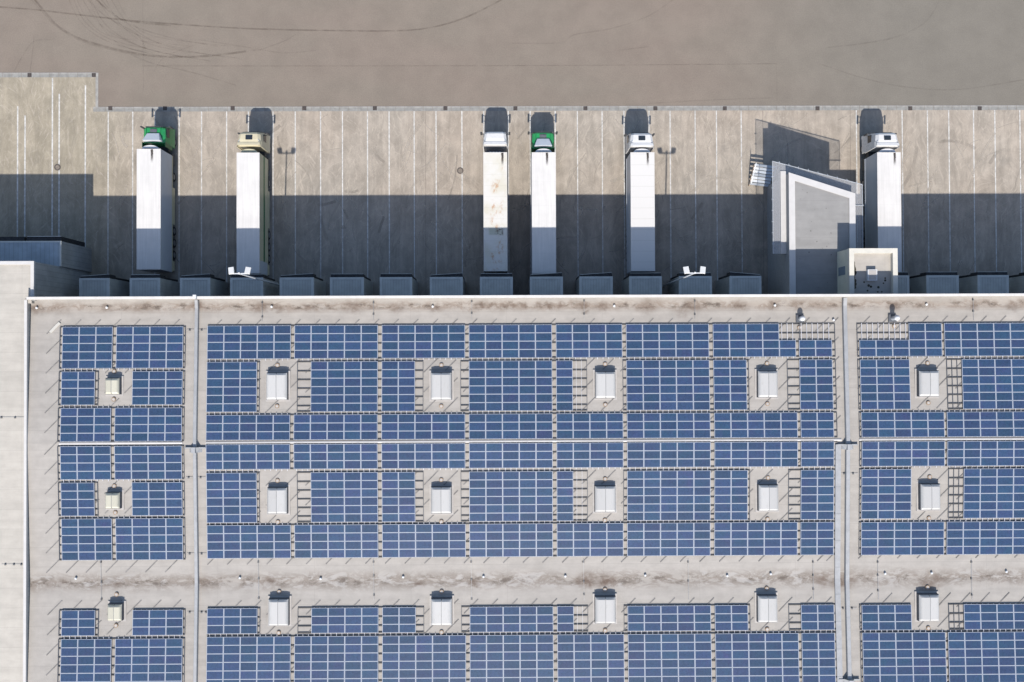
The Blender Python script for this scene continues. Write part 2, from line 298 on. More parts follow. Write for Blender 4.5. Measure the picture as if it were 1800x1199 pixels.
# ------------------------------------------------------------------ mesh building
class MB:
    def __init__(s): s.v = []; s.f = []; s.mi = []; s.sm = []
    def add(s, vs, fs, m=0, smooth=False):
        o = len(s.v); s.v += [tuple(v) for v in vs]
        for f in fs: s.f.append([i + o for i in f]); s.mi.append(m); s.sm.append(smooth)
        return s
    def box(s, x0, x1, y0, y1, z0, z1, m=0, top=None):
        tm = m if top is None else top
        v = [(x0, y0, z0), (x1, y0, z0), (x1, y1, z0), (x0, y1, z0), (x0, y0, z1), (x1, y0, z1), (x1, y1, z1), (x0, y1, z1)]
        s.add(v, [(0, 3, 2, 1), (0, 1, 5, 4), (1, 2, 6, 5), (2, 3, 7, 6), (3, 0, 4, 7)], m)
        s.add(v[4:], [(0, 1, 2, 3)], tm); return s
    def prism(s, poly, z0, z1, m=0, top=None):
        n = len(poly); v = [(x, y, z0) for x, y in poly] + [(x, y, z1) for x, y in poly]
        s.add(v, [tuple(range(n - 1, -1, -1))] + [(i, (i + 1) % n, n + (i + 1) % n, n + i) for i in range(n)], m)
        s.add(v[n:], [tuple(range(n))], m if top is None else top); return s
    def cyl(s, c, r, z0, z1, n=16, m=0, r2=None, axis='z', smooth=False):
        r2 = r if r2 is None else r2
        def pt(a, rr, h):
            u, vv = math.cos(a) * rr, math.sin(a) * rr
            return {'z': (c[0] + u, c[1] + vv, h), 'x': (h, c[0] + u, c[1] + vv), 'y': (c[0] + u, h, c[1] + vv)}[axis]
        A = [2 * math.pi * i / n for i in range(n)]
        v = [pt(a, r, z0) for a in A] + [pt(a, r2, z1) for a in A]
        s.add(v, [(i, (i + 1) % n, n + (i + 1) % n, n + i) for i in range(n)], m, smooth)
        s.add(v, [tuple(range(n - 1, -1, -1)), tuple(range(n, 2 * n))], m); return s
    def bar(s, a, b, w, h, m=0):
        """square bar from a to b"""
        a, b = Vector(a), Vector(b); d = (b - a).normalized()
        u = d.cross(Vector((0, 0, 1)));
        if u.length < 1e-4: u = Vector((1, 0, 0))
        u.normalize(); k = u.cross(d)
        v = [p + u * sx * w / 2 + k * sz * h / 2 for p in (a, b) for sx, sz in ((-1, -1), (1, -1), (1, 1), (-1, 1))]
        s.add(v, [(0, 1, 2, 3), (7, 6, 5, 4), (0, 4, 5, 1), (1, 5, 6, 2), (2, 6, 7, 3), (3, 7, 4, 0)], m); return s
    def loft(s, secs, m=0, cap=True):
        n = len(secs[0]); o = len(s.v); v = [p for sec in secs for p in sec]; f = []
        for k in range(len(secs) - 1):
            for i in range(n): f.append((k * n + i, k * n + (i + 1) % n, (k + 1) * n + (i + 1) % n, (k + 1) * n + i))
        if cap: f += [tuple(range(n - 1, -1, -1)), tuple((len(secs) - 1) * n + i for i in range(n))]
        s.add(v, f, m); return s
    def ribbon(s, pts, w, z, m=0):
        """flat strip along pts (x, y)"""
        v = []
        for i, p in enumerate(pts):
            a = pts[max(0, i - 1)]; b = pts[min(len(pts) - 1, i + 1)]
            d = Vector((b[0] - a[0], b[1] - a[1])); d = d.normalized() if d.length else Vector((1, 0)); n = Vector((-d.y, d.x)) * w / 2
            v += [(p[0] + n.x, p[1] + n.y, z), (p[0] - n.x, p[1] - n.y, z)]
        s.add(v, [(2 * i, 2 * i + 1, 2 * i + 3, 2 * i + 2) for i in range(len(pts) - 1)], m); return s
    def mesh(s, name, mats, bevel=0.0):
        me = bpy.data.meshes.new(name); me.from_pydata(s.v, [], s.f)
        for k in (mats if isinstance(mats, (list, tuple)) else [mats]): me.materials.append(k)
        for p, i, q in zip(me.polygons, s.mi, s.sm): p.material_index = i; p.use_smooth = q
        bm = bmesh.new(); bm.from_mesh(me)
        if bevel:
            bmesh.ops.remove_doubles(bm, verts=bm.verts, dist=1e-4)
        bmesh.ops.recalc_face_normals(bm, faces=bm.faces)
        if bevel:
            ed = [e for e in bm.edges if len(e.link_faces) == 2 and e.calc_face_angle(0) > 0.5]
            bmesh.ops.bevel(bm, geom=ed, offset=bevel, segments=2, affect='EDGES', clamp_overlap=True)
        bm.to_mesh(me); bm.free(); return me
    def build(s, name, mats, parent=None, bevel=0.0, loc=None):
        return link(name, s.mesh(name, mats, bevel), parent, loc)
def link(name, me, parent=None, loc=None):
    o = bpy.data.objects.new(name, me); COL.objects.link(o)
    if parent: o.parent = parent
    if loc: o.location = loc
    return o
def tag(o, label, cat, group=None):
    o['label'] = label; o['category'] = cat
    if group: o['group'] = group
    return o
def thing(name, loc, label, cat, group=None, rot=(0, 0, 0)):
    o = bpy.data.objects.new(name, None); COL.objects.link(o); o.location = loc; o.rotation_euler = rot
    o.empty_display_size = 0.3
    return tag(o, label, cat, group)
def structure(o): o['kind'] = 'structure'; return o

# ------------------------------------------------------------------ ground
kerbY = P(900, 191, 0)[1]; kerbYl = P(80, 132, 0)[1]
jogX = P(168, 165, 0)[0]
g = MB().add([(-600, -600, -0.012), (600, -600, -0.012), (600, 900, -0.012), (-600, 900, -0.012)], [(0, 1, 2, 3)])
structure(g.build('ground', M['road']))
yardS = 3.0
yp = [(jogX, yardS), (70, yardS), (70, kerbY - 0.25), (jogX, kerbY - 0.25)]
structure(MB().add([(x, y, -0.004) for x, y in yp], [(0, 1, 2, 3)]).build('yard', M['yard']))
rp = [(-80, yardS), (jogX, yardS), (jogX, kerbYl - 0.25), (-80, kerbYl - 0.25)]
structure(MB().add([(x, y, -0.003) for x, y in rp], [(0, 1, 2, 3)]).build('ramp', M['yard']))
# gutter strip: two paver courses with a slightly raised lip
b = MB()
def gutter(b, x0, x1, yc):
    b.box(x0, x1, yc + 0.10, yc + 0.27, -0.05, 0.012, 1)
    b.box(x0, x1, yc - 0.25, yc + 0.098, -0.05, 0.004, 0)
gutter(b, jogX - 0.25, 70, kerbY); gutter(b, -80, jogX, kerbYl)
b.box(jogX + 0.002, jogX + 0.3, kerbY + 0.275, kerbYl + 0.25, -0.05, 0.008, 1)
k = 0.0
structure(b.build('gutter_strip', [M['gutter'], M['kerb']]))
# gutter joints as thin dark strips
b = MB(); xx = -60.0
while xx < 70:
    y0 = kerbY if xx > jogX else kerbYl
    b.box(xx, xx + 0.03, y0 - 0.25, y0 + 0.26, 0.0, 0.015); xx += 1.02
structure(b.build('gutter_joints', M['mancentre']))

# bay lines
b = MB(); z = 0.0
LN = [(31, 187, 420), (44, 203, 420), (92, 137, 420), (104, 165, 420), (150, 150, 480)]
for (x, ya, yb) in LN:
    X = P(x, 250, 0)[0]; b.box(X - 0.075, X + 0.075, P(x, yb, 0)[1], P(x, ya, 0)[1], -0.02, 0.003)
for x in (190.2, 233.3, 272.3, 315, 354.3, 398.4, 436.6, 480, 519, 563.5, 602, 646, 684, 728, 766.5, 812, 850.5, 893.5, 932, 976, 1015, 1058.5, 1097, 1141, 1178, 1222, 1259.5, 1303, 1505.5, 1586, 1630.5, 1668, 1711.5, 1749, 1793, 1830):
    X = P(x, 230, 0)[0]; b.box(X - 0.06, X + 0.06, 5.6, kerbY - 0.26, -0.02, 0.003)
structure(b.build('bay_lines', M['line']))

# tyre marks on the road (curves measured on the photograph)
def smooth(pts, n=10):
    out = []
    q = [pts[0]] + list(pts) + [pts[-1]]
    for i in range(1, len(q) - 2):
        for k in range(n):
            t = k / n; a, b_, c, d = q[i - 1], q[i], q[i + 1], q[i + 2]
            out.append(tuple(0.5 * ((2 * b_[j]) + (-a[j] + c[j]) * t + (2 * a[j] - 5 * b_[j] + 4 * c[j] - d[j]) * t * t + (-a[j] + 3 * b_[j] - 3 * c[j] + d[j]) * t ** 3) for j in (0, 1)))
    out.append(q[-2]); return out
zc = [0.0]
def nz(): zc[0] += 0.0001; return zc[0]
b = MB(); zc[0] = 0.0
arcs = [([(58, -4), (85, 28), (110, 52), (160, 75), (250, 96), (310, 100), (370, 98), (450, 88)], 0.16, 0), ([(52, -4), (80, 27), (106, 52), (156, 77), (246, 98.5)], 0.1, 1),
        ([(-5, 12), (60, 17), (130, 25), (250, 38), (430, 50), (600, 54), (700, 54), (760, 48), (820, 30), (885, -2)], 0.12, 0),
        ([(1652, -3), (1640, 22), (1620, 44), (1575, 65), (1520, 76), (1450, 84)], 0.12, 1), ([(1185, -2), (1140, 28), (1075, 50), (1010, 61), (985, 75), (900, 76)], 0.10, 1),
        ([(250, 116), (560, 116), (900, 115.5), (1150, 114), (1365, 112)], 0.05, 0), ([(1365, 112), (1366, 178)], 0.05, 1), ([(251, -4), (252, 160)], 0.06, 1),
        ([(1360, 172), (1245, 176), (1140, 182)], 0.09, 1), ([(1085, 89), (1140, 82)], 0.1, 1),         ([(1800, 140), (1690, 157), (1600, 154), (1520, 138), (1440, 112)], 0.10, 1), ([(25, 125), (45, 90), (62, 72), (95, 70)], 0.10, 1), ([(52, 132), (57, 95), (60, 62)], 0.09, 1),
        ([(450, 90), (500, 72), (520, 60)], 0.08, 1), ([(560, 88), (500, 93), (440, 84), (350, 70)], 0.09, 1), ([(415, 150), (340, 128), (270, 112), (230, 96)], 0.10, 1), ([(340, 80), (290, 100), (270, 126)], 0.07, 1)]
for i in range(11):
    x0 = 120 + i * 8 + random.uniform(-4, 4); dx = random.uniform(60, 150); d = random.uniform(60, 110)
    arcs.append(([(x0, -6), (x0 + dx * 0.35, d * 0.45), (x0 + dx, d * 0.8), (x0 + dx + random.uniform(60, 150), d)], random.uniform(0.06, 0.12), 1))
arcs.append(([(165, -5), (195, 22), (225, 37), (300, 45)], 0.12, 0)); arcs.append(([(150, -5), (185, 28), (240, 60), (255, 85)], 0.12, 1))
for pts, wd, m in arcs: b.ribbon([P(x, y, 0) for x, y in smooth(pts)], wd * 1.35, 0.0 + nz(), m)
structure(b.build('tyre_marks', [M['mark_dark'], M['mark_faint']]))
# scuffs in the yard
b = MB(); zc[0] = 0.004
for i in range(260):
    px = random.uniform(175, 1840); py = random.uniform(200, 470)
    if 1330 < px < 1500 and py > 290: continue
    L = random.uniform(12, 85) * (0.55 if py > 360 else 1); a = random.choice((random.gauss(62, 13), random.gauss(118, 14), random.gauss(75, 10), random.gauss(20, 14)))
    cv = random.uniform(-0.55, 0.55); pts = []
    for k in range(7):
        tt = k / 6 - 0.5; aa = R(a) + cv * tt
        pts.append((px + math.cos(aa) * L * tt, py - math.sin(aa) * L * tt))
    m = 0 if random.random() < 0.8 else 1
    if min(q[1] for q in pts) < 197: continue
    b.ribbon([P(x, y, 0) for x, y in pts], random.choice((0.07, 0.1, 0.14, 0.24, 0.34)) * random.uniform(0.7, 1.2), nz(), m)
structure(b.build('tyre_scuffs', [M['mark_light'], M['mark_grey']]))
b = MB(); zc[0] = 0.08   # joints of the yard slabs are dark thin grooves
b = MB()
for x in (748, 1341, 1495): 
    X = P(x, 250, 0)[0]; b.box(X - 0.02, X + 0.02, 6, kerbY - 0.27, -0.02, 0.0022)
structure(b.build('slab_joints', M['mancentre']))

# drains
gr = MB(); gr.box(-0.22, 0.22, -0.22, 0.22, -0.05, 0.016)
gm = gr.mesh('grate', M['grate'])
sl = MB()
for i in range(5): sl.box(-0.17, 0.17, -0.17 + i * 0.08, -0.14 + i * 0.08, 0.016, 0.022)
sm_ = sl.mesh('slot_bars', M['iron'])
dr = [52, 165, 194, 290, 409, 535, 659, 783, 906, 1029, 1152, 1274, 1437, 1600, 1722]
dl = ['leftmost drain grate, in the short gutter by the ramp', 'drain grate at the end of the short gutter by the ramp corner', 'drain grate just right of the gutter corner', 'drain grate lying in the shadow of the leftmost truck cab', 'drain grate left of the cream truck shadow', 'drain grate right of the cream truck and the lamp shadow', 'drain grate two bays right of the left lamp shadow', 'drain grate above the middle manhole cover', 'drain grate between the rust stained truck and the middle green truck', 'drain grate right of the middle green truck', 'drain grate right of the white truck with roof seams', 'drain grate in the gap between right lamp shadow and office shadow', 'drain grate above the office building shadow', 'drain grate right of the rightmost truck', 'rightmost drain grate in the long gutter']
for i, x in enumerate(dr):
    y = 132 if i < 2 else 190.5
    X, Y = P(x, y, 0)
    o = link('drain_grate', gm, None, (X, Y, 0)); tag(o, 'square dark ' + dl[i], 'drain', 'drain grates along the gutter'); link('slot_bars', sm_, o)
for (x, y, lb) in ((101, 294, 'round iron manhole cover on the ramp at the left'), (809, 300, 'round iron manhole cover in the middle of the yard')):
    X, Y = P(x, y, 0); o = MB().cyl((0, 0), 0.36, -0.03, 0.010, 28).build('manhole_cover', M['iron'], None, 0, (X, Y, 0)); tag(o, lb, 'manhole cover', 'manhole covers')
    MB().cyl((0, 0), 0.23, 0.0, 0.016, 24).build('lid_centre', M['mancentre'], o)

# ------------------------------------------------------------------ warehouse
ZV, ZR, ZP, ZL = 9.75, 10.22, 11.5, 10.4         # valley, ridge, parapet, side roof
def rowY(py, z, px=800): return P(px, py, z)[1]
Yv1, Yr1, Yv2, Yr2 = rowY(540, ZV), rowY(776.5, ZR), rowY(1021, ZV), rowY(1262, ZR)
Yn = rowY(519, ZP); Yn2 = rowY(523.5, ZP)
def rz(y):
    pts = [(Yn2 + 0.5, ZV + 0.06), (Yv1, ZV), (Yr1, ZR), (Yv2, ZV), (Yr2, ZR), (Yr2 - 13, ZV)]
    for (ya, za), (yb, zb) in zip(pts, pts[1:]):
        if y >= yb: return za + (zb - za) * (ya - y) / (ya - yb)
    return ZV
Xw = P(46.5, 800, ZL)[0]; XE = 62.0; YS = Yr2 - 12
wh = thing('warehouse', (0, Yn - 12, 0), 'long low warehouse whose pale roof carries the solar arrays', 'warehouse')
def child(o, p):
    o.parent = p; o.matrix_parent_inverse = Matrix.Translation(-p.location); return o
def wpart(mb, name, mats, par, bevel=0): return child(mb.build(name, mats, None, bevel), par)
ys = [Yn2, Yv1, Yr1, Yv2, Yr2, YS]
b = MB(); v = []
for y in ys: v += [(Xw, y, rz(y)), (XE, y, rz(y))]
b.add(v, [(2 * i, 2 * i + 2, 2 * i + 3, 2 * i + 1) for i in range(len(ys) - 1)])
wpart(b, 'roof', M['roof'], wh)
Xw2 = P(57.5, 520, ZP)[0]
wpart(MB().box(Xw2, XE, Yn2 + 0.04, Yn - 0.05, 0, ZP - 0.08), 'wall', M['wallgrey'], wh)
wpart(MB().box(Xw2 - 0.6, XE, Yn2 - 0.02, Yn, ZP - 0.12, ZP), 'coping', M['coping'], wh, 0.02)
wpart(MB().box(Xw + 0.02, XE, Yn2 + 0.0, Yn2 + 0.035, ZV - 0.2, ZP - 0.13), 'parapet_lining', M['roof'], wh)
# white ridge caps between the arrays of the two slopes
for k_, (xa_, xb_) in enumerate(((104, 321), (362, 1479), (1510, 1830))):
    A_, B_ = P(xa_, 776, ZR)[0], P(xb_, 776, ZR)[0]; b = MB()
    b.loft([[(x_, Yr1 + 0.115, ZR - 0.03), (x_, Yr1 + 0.115, ZR + 0.05), (x_, Yr1 - 0.01, ZR + 0.085), (x_, Yr1 - 0.09, ZR + 0.05), (x_, Yr1 - 0.09, ZR - 0.03)] for x_ in (A_, B_)])
    wpart(b, 'ridge_cap', M['coping_white'], wh)
# fire walls follow the roof
def firewall(x0, x1, h, lab):
    b = MB(); secs = []
    yy = [Yn2 - 0.03, Yv1, Yr1, Yv2, Yr2, YS + 0.1]
    for y in yy:
        z0 = rz(y) - 0.2; z1 = rz(y) + h
        if y == yy[0]: z1 = rz(Yv1) + h + 0.1
        secs.append([(x0, y, z0), (x1, y, z0), (x1, y, z1 - 0.03), (x1 - 0.03, y, z1), (x0 + 0.03, y, z1), (x0, y, z1 - 0.03)])
    b.loft(secs); o = wpart(b, 'fire_wall', M['firewall'], wh); o['label'] = lab
    for yr in ((Yr1,) if 'left' in lab else (Yr1, P(1488, 1186, 10.2)[1])):
        xm = (x0 + x1) / 2; s = MB(); ym = yr - 0.45; zr = rz(ym)
        s.box(xm - 1.0, xm + 1.0, ym - 0.06, ym + 0.06, zr - 0.1, zr + 0.22)
        # gable shaped cricket against the wall
        for sg in (-1, 1):
            e = x0 - 0.003 if sg < 0 else x1 + 0.003
            s.add([(e, ym + 0.07, zr - .05), (e + sg * 0.5, ym + 0.07, zr - .05), (e, ym + 0.07, zr + 0.62), (e, ym - 0.45, zr - .05), (e + sg * 0.5, ym - 0.45, zr - .05), (e, ym - 0.45, zr + 0.34)], [(0, 1, 2), (3, 5, 4), (1, 4, 5, 2), (0, 3, 4, 1), (0, 2, 5, 3)])
        s.box(x0 - 0.02, x1 + 0.02, ym - 0.45, ym + 0.09, zr, zr + 0.66)
        q = s.build('ridge_saddle', M['firewall']); q.parent = o
fx = P(341.2, 800, ZR)[0], P(347.0, 800, ZR)[0]; firewall(fx[0], fx[1], 0.36, 'left roof fire wall with zinc cap')
fx2 = P(1485.5, 800, ZR)[0], P(1492.3, 800, ZR)[0]; firewall(fx2[0], fx2[1], 0.36, 'right roof fire wall with zinc cap')

# side building at the left edge
sb = thing('side_building', (Xw - 10, 0, 0), 'cream roofed building along the left edge of the photo', 'building')
Yl = rowY(459, ZL, 30); Xl1 = P(59.5, 480, ZL)[0]
XW0 = -62.0
def lpoly(d): return [(XW0, YS), (Xw - d, YS), (Xw - d, Yn2 - d), (Xl1 - d, Yn2 - d + 0.0), (Xl1 - d, Yl - d), (XW0, Yl - d)]
wpart(MB().prism(lpoly(0.05), 0, ZL - 0.25), 'wall', M['wallgrey_y'], sb)
wpart(MB().prism(lpoly(0.30), ZL - 0.6, ZL - 0.16), 'roof', M['roof_cream'], sb)
b = MB()
b.box(XW0, Xl1, Yl - 0.32, Yl, ZL - 0.22, ZL); b.box(Xl1 - 0.32, Xl1, Yn2, Yl - 0.322, ZL - 0.22, ZL); b.box(Xw - 0.26, Xw, YS, Yn2 - 0.002, ZL - 0.22, ZL)
wpart(b, 'coping', M['coping_white'], sb)

# ------------------------------------------------------------------ loading docks
ZD = 5.6
dk = thing('dock_house', (P(40, 440, 6)[0], P(40, 440, 6)[1], 0), 'wide blue roofed dock house at the corner of the cream roofed building', 'dock house')
xa, xb = -62.0, P(107.0, 440, 6.0)[0]; yb_ = P(60, 424, 6.0)[1]
wpart(MB().box(xa, xb, Yl - 0.04, yb_, 0, 5.93), 'shell', M['wallgrey_y'], dk)
wpart(MB().box(xa, xb - 0.12, Yl - 0.04, yb_ - 0.12, 5.932, 5.98), 'roof', M['bluesheet'], dk)
b = MB(); b.box(xb - 0.12, xb + 0.03, Yl - 0.04, yb_ + 0.03, 5.90, 6.0); b.box(xa, xb - 0.122, yb_ - 0.12, yb_ + 0.03, 5.90, 6.0)
wpart(b, 'flashing', M['dockflash'], dk)
b = MB(); xs = P(45, 440, 5.7)[0]
b.box(xs + 0.12, xb - 0.1, yb_ + 0.032, yb_ + 0.5, 1.2, 5.72); b.box(xa, xs - 0.12, yb_ + 0.032, yb_ + 0.5, 1.2, 5.72)
wpart(b, 'dock_seal', M['black'], dk)
wpart(MB().box(xs + 0.2, xb - 0.15, yb_ + 0.502, yb_ + 0.55, 5.6, 5.74), 'seal_edge', M['dockflash'], dk)

Ydk = P(890, 487, ZD)[1]
docks = [(139.6, 192, 1), (228.4, 281, 0), (316.7, 369, 1), (405, 462, 0), (492, 551, 1), (580.4, 639, 0), (668, 724, 0), (756, 813, 1), (844, 901, 0), (932, 989, 1), (1019, 1076.7, 1), (1106.7, 1163, 0), (1194, 1251, 0), (1283, 1338, -1), (1543, 1598, 0), (1629, 1685, 0), (1719, 1773, 0), (1806, 1862, 0)]
dlab = ['first dock shelter right of the blue roofed dock house', 'dock shelter the leftmost green truck is backed to', 'dock shelter between the leftmost green truck and the cream truck', 'dock shelter behind the cream truck, under the left floodlight mast', 'first dock shelter right of the cream truck', 'second dock shelter right of the cream truck', 'third dock shelter right of the cream truck', 'dock shelter just left of the rust stained truck', 'dock shelter the rust stained truck is backed to', 'dock shelter the middle green truck is backed to', 'empty dock shelter right of the middle green truck', 'dock shelter the white truck with roof seams is backed to', 'dock shelter under the right floodlight mast', 'dock shelter just left of the office building', 'dock shelter half hidden behind the cream stair tower', 'first full dock shelter right of the stair tower', 'second full dock shelter right of the stair tower', 'dock shelter cut by the right edge of the photo']
for i, (a, c, sl) in enumerate(docks):
    X0, X1 = P(a, 500, ZD)[0], P(c, 500, ZD)[0]; wd = X1 - X0; xm = (X0 + X1) / 2; dp = Ydk - Yn
    t = thing('dock_shelter', (xm, Yn, 0), 'grey ' + dlab[i], 'dock shelter', 'dock shelters along the warehouse')
    h = wd / 2
    MB().box(-h, h, -0.03, dp, 0.0, ZD - 0.06).build('shell', M['dockside'], t)
    MB().box(-h + 0.24, h - 0.24, -0.03, dp - 0.2, ZD - 0.058, ZD - 0.03).build('roof', M['dockroof'], t)
    f = MB(); f.box(-h - 0.03, -h + 0.24, -0.03, dp + 0.03, ZD - 0.09, ZD); f.box(h - 0.24, h + 0.03, -0.03, dp + 0.03, ZD - 0.09, ZD); f.box(-h + 0.242, h - 0.242, dp - 0.2, dp + 0.03, ZD - 0.09, ZD)
    f.build('flashing', M['dockflash'], t)
    # black dock seal: two side pads and a head curtain whose front edge may hang askew
    s = MB(); e0 = dp + 0.36 - 0.14 * max(0, sl) + 0.08 * max(0, -sl); e1 = dp + 0.36 + 0.06 * max(0, sl) - 0.2 * max(0, -sl)
    s.prism([(-h + 0.02, dp + 0.032), (h - 0.02, dp + 0.032), (h - 0.06, e1), (-h + 0.06, e0)], 4.2, ZD - 0.12)
    s.box(-h + 0.03, -h + 0.62, dp + 0.032, dp + 0.22, 1.1, 4.198); s.box(h - 0.62, h - 0.03, dp + 0.032, dp + 0.22, 1.1, 4.198)
    s.box(-h + 0.62, h - 0.62, dp + 0.032, dp + 0.05, 0.02, 4.198)
    s.build('dock_seal', M['black'], t)
    MB().bar((-h + 0.06, e0 + 0.02, ZD - 0.15), (h - 0.06, e1 + 0.02, ZD - 0.15), 0.035, 0.06).build('seal_edge', M['dockflash'], t)

# ------------------------------------------------------------------ floodlight masts
for (hx, hy, lb) in ((421, 481, 'white twin floodlight mast standing behind the cream truck dock'), (1221, 480, 'white twin floodlight mast standing left of the office building')):
    zt = 14.2; X, Y = P(hx, hy, zt)
    t = thing('floodlight_mast', (X, Y, 0), lb, 'floodlight', 'floodlight masts at the docks')
    MB().cyl((0, 0), 0.11, 0, zt, 12, 0, 0.06, smooth=True).build('pole', M['white'], t)
    MB().cyl((0, 0), 0.09, zt, zt + 0.18, 10).build('pole_cap', M['lampwhite'], t)
    MB().bar((-0.85, 0, zt - 0.05), (0.85, 0, zt - 0.05), 0.09, 0.09).build('crossbar', M['white'], t)
    for sg in (-1, 1):
        hd = MB(); hd.box(-0.25, 0.25, 0.0, 0.66, -0.06, 0.06)
        o = hd.build('lamp_head', M['lampwhite'], t, 0.02, (sg * 0.70, -0.04, zt + 0.05)); o.rotation_euler = (R(-12), 0, R(-sg * 9))
        MB().box(-0.2, 0.2, 0.05, 0.6, -0.075, -0.0602).build('lamp_glass', M['glass'], o)

# ------------------------------------------------------------------ office with glass canopy
ZO, ZOC = 6.3, 6.8
def pl(pts, z): return [P(x, y, z) for x, y in pts]
oA, oB, oC, oD = P(1386.5, 303, ZOC), P(1503.5, 340, ZOC), P(1503.5, 470, ZOC), P(1386.5, 470, ZOC)
X0o, X1o = oA[0], oB[0]; yA, yB = oA[1], oB[1]
of = thing('office_building', (X0o + 3, Yn + 5, 0), 'low office building with slanted white coping between docks', 'building')
slope = (yB - yA) / (X1o - X0o)
def offp(d): # polygon inset by d
    return [(X0o + d, Yn), (X1o - d, Yn), (X1o - d, yB - d * 1.03 - slope * d), (X0o + d, yA - d * 1.03 + slope * d)]
wpart(MB().prism(offp(0.03), 0, ZOC - 0.1), 'wall', M['office_wall'], of)
cw = 0.62
b = MB(); q0 = offp(0); q1 = offp(cw)
for i, j in ((3, 0), (1, 2), (2, 3)):
    pass
def ring(b, q0, q1, idx, z0, z1):
    for i, j in idx:
        b.prism([q0[i], q0[j], q1[j], q1[i]], z0, z1)
q1 = [(X0o + cw, Yn), (X1o - cw, Yn), (X1o - cw, yB - cw * 1.05 - slope * cw), (X0o + cw, yA - cw * 1.05 + slope * cw)]
ring(b, q0, q1, ((1, 2), (2, 3), (3, 0)), ZOC - 0.098, ZOC)
wpart(b, 'coping', M['coping_white'], of)
b = MB().prism(offp(cw - 0.02), ZO - 0.02, ZO)
# roof recess: the wall prism is solid, so the roof sheet sits in a shallow tray raised just above it
of_roof = wpart(MB().prism(offp(cw + 0.004), ZOC - 0.0995, ZOC - 0.085), 'roof', M['roof_office'], of)
# side ledge
ZK = 5.9
lx0 = P(1372.5, 380, ZK)[0]
lyT = P(1377, 302.5, ZK)[1]; lyB = P(1377, 446, ZK)[1]
wpart(MB().box(lx0, X0o + 0.02, lyB, lyT + 0.1, ZK - 0.5, ZK), 'ledge', M['coping_white'], of)
# translucent canopy on three sides
zc_ = 5.82
c0, c1 = P(1357.5, 283.5, zc_), P(1515.5, 324.5, zc_)
cx0, cx1 = c0[0], c1[0]; ye = P(1357, 446, zc_)[1]; yeR = P(1515, 440, zc_)[1]
b = MB()
inA = (X0o - 0.0, yA + 0.02); inB = (X1o, yB + 0.02)
b.prism([(cx0, ye), (lx0 - 0.02, ye), (lx0 - 0.02, lyT + 0.12), c0], zc_ - 0.03, zc_)
b.prism([(lx0 - 0.018, lyT + 0.12), (X0o + 0.0, lyT + 0.122), inA, inB, c1, (c0[0] + 0.001, c0[1])], zc_ - 0.031, zc_ - 0.001)
b.prism([(X1o + 0.03, yeR), (cx1, yeR), (c1[0], c1[1] - 0.002), (X1o + 0.03, inB[1] - 0.002)], zc_ - 0.03, zc_)
cn = wpart(b, 'glass_canopy', M['canopy'], of); cn['label'] = 'translucent canopy round the office eaves'
b = MB()
b.bar((c0[0], c0[1], zc_ + 0.03), (c1[0], c1[1], zc_ + 0.03), 0.05, 0.06); b.bar((c0[0], c0[1], zc_ + 0.03), (cx0, ye, zc_ + 0.03), 0.05, 0.06); b.bar((c1[0], c1[1], zc_ + 0.03), (cx1, yeR, zc_ + 0.03), 0.05, 0.06)
for i in range(9):
    f = (i + 0.7) / 9.3; p = (c0[0] + (c1[0] - c0[0]) * f, c0[1] + (c1[1] - c0[1]) * f)
    b.bar((p[0], p[1] + 0.16, zc_ + 0.06), (p[0], p[1] - 0.1, zc_ + 0.06), 0.05, 0.05)
yy = c0[1] - 1.6
while yy > ye + 0.3:
    b.bar((cx0 - 0.14, yy, zc_ + 0.06), (cx0 + 0.08, yy, zc_ + 0.06), 0.05, 0.05); yy -= 1.15
for py_ in (361,):
    p = P(1516, py_, zc_); b.bar((X1o, p[1], zc_ + 0.05), (cx1 + 0.12, p[1], zc_ + 0.05), 0.06, 0.06)
bk = b.build('canopy_frame', M['steel']); bk.parent = cn

# stair tower on the office roof
ZT = 9.6
tx0, tx1 = P(1493, 460, ZT)[0], P(1578, 460, ZT)[0]; tyN = P(1530, 436.5, ZT)[1]
st = thing('stair_tower', ((tx0 + tx1) / 2, Yn + 1, 0), 'cream stair tower beside the rightmost truck', 'tower')
wpart(MB().box(tx0 + 0.02, tx1 - 0.02, Yn + 0.01, tyN - 0.02, 0.0, ZT - 0.5), 'wall', M['cream_wall'], st)
b = MB(); tw = 0.47
b.box(tx0, tx0 + tw, Yn + 0.01, tyN, ZT - 0.5, ZT); b.box(tx1 - tw, tx1, Yn + 0.01, tyN, ZT - 0.5, ZT); b.box(tx0 + tw + 0.002, tx1 - tw - 0.002, tyN - tw, tyN, ZT - 0.5, ZT)
wpart(b, 'coping', M['coping_cream'], st)
wpart(MB().box(tx0 + tw + 0.003, tx1 - tw - 0.003, Yn + 0.01, tyN - tw - 0.003, ZT - 0.499, ZT - 0.47), 'roof', M['roof_tower'], st)
hc = P(1534.5, 484, ZT)
h_ = MB(); h_.box(hc[0] - 0.46, hc[0] + 0.46, hc[1] - 0.5, hc[1] + 0.58, ZT - 0.47, ZT - 0.08)
ho = wpart(h_, 'roof_hatch', M['white'], st)
b = MB(); b.cyl((0, 0), 0.40, -0.002, 0.1, 20, 0, 0.3, smooth=True); b.add([(0.3 * math.cos(a * math.pi / 10), 0.3 * math.sin(a * math.pi / 10), 0.1) for a in range(20)] + [(0, 0, 0.17)], [(i, (i + 1) % 20, 20) for i in range(20)])
dm = MB(); dm.box(hc[0] - 0.38, hc[0] + 0.38, hc[1] - 0.42, hc[1] + 0.50, ZT - 0.079, ZT - 0.06)
d_ = dm.build('hatch_dome', M['curbflash']); d_.parent = ho
wy = P(1477, 482, 8.0)[1]
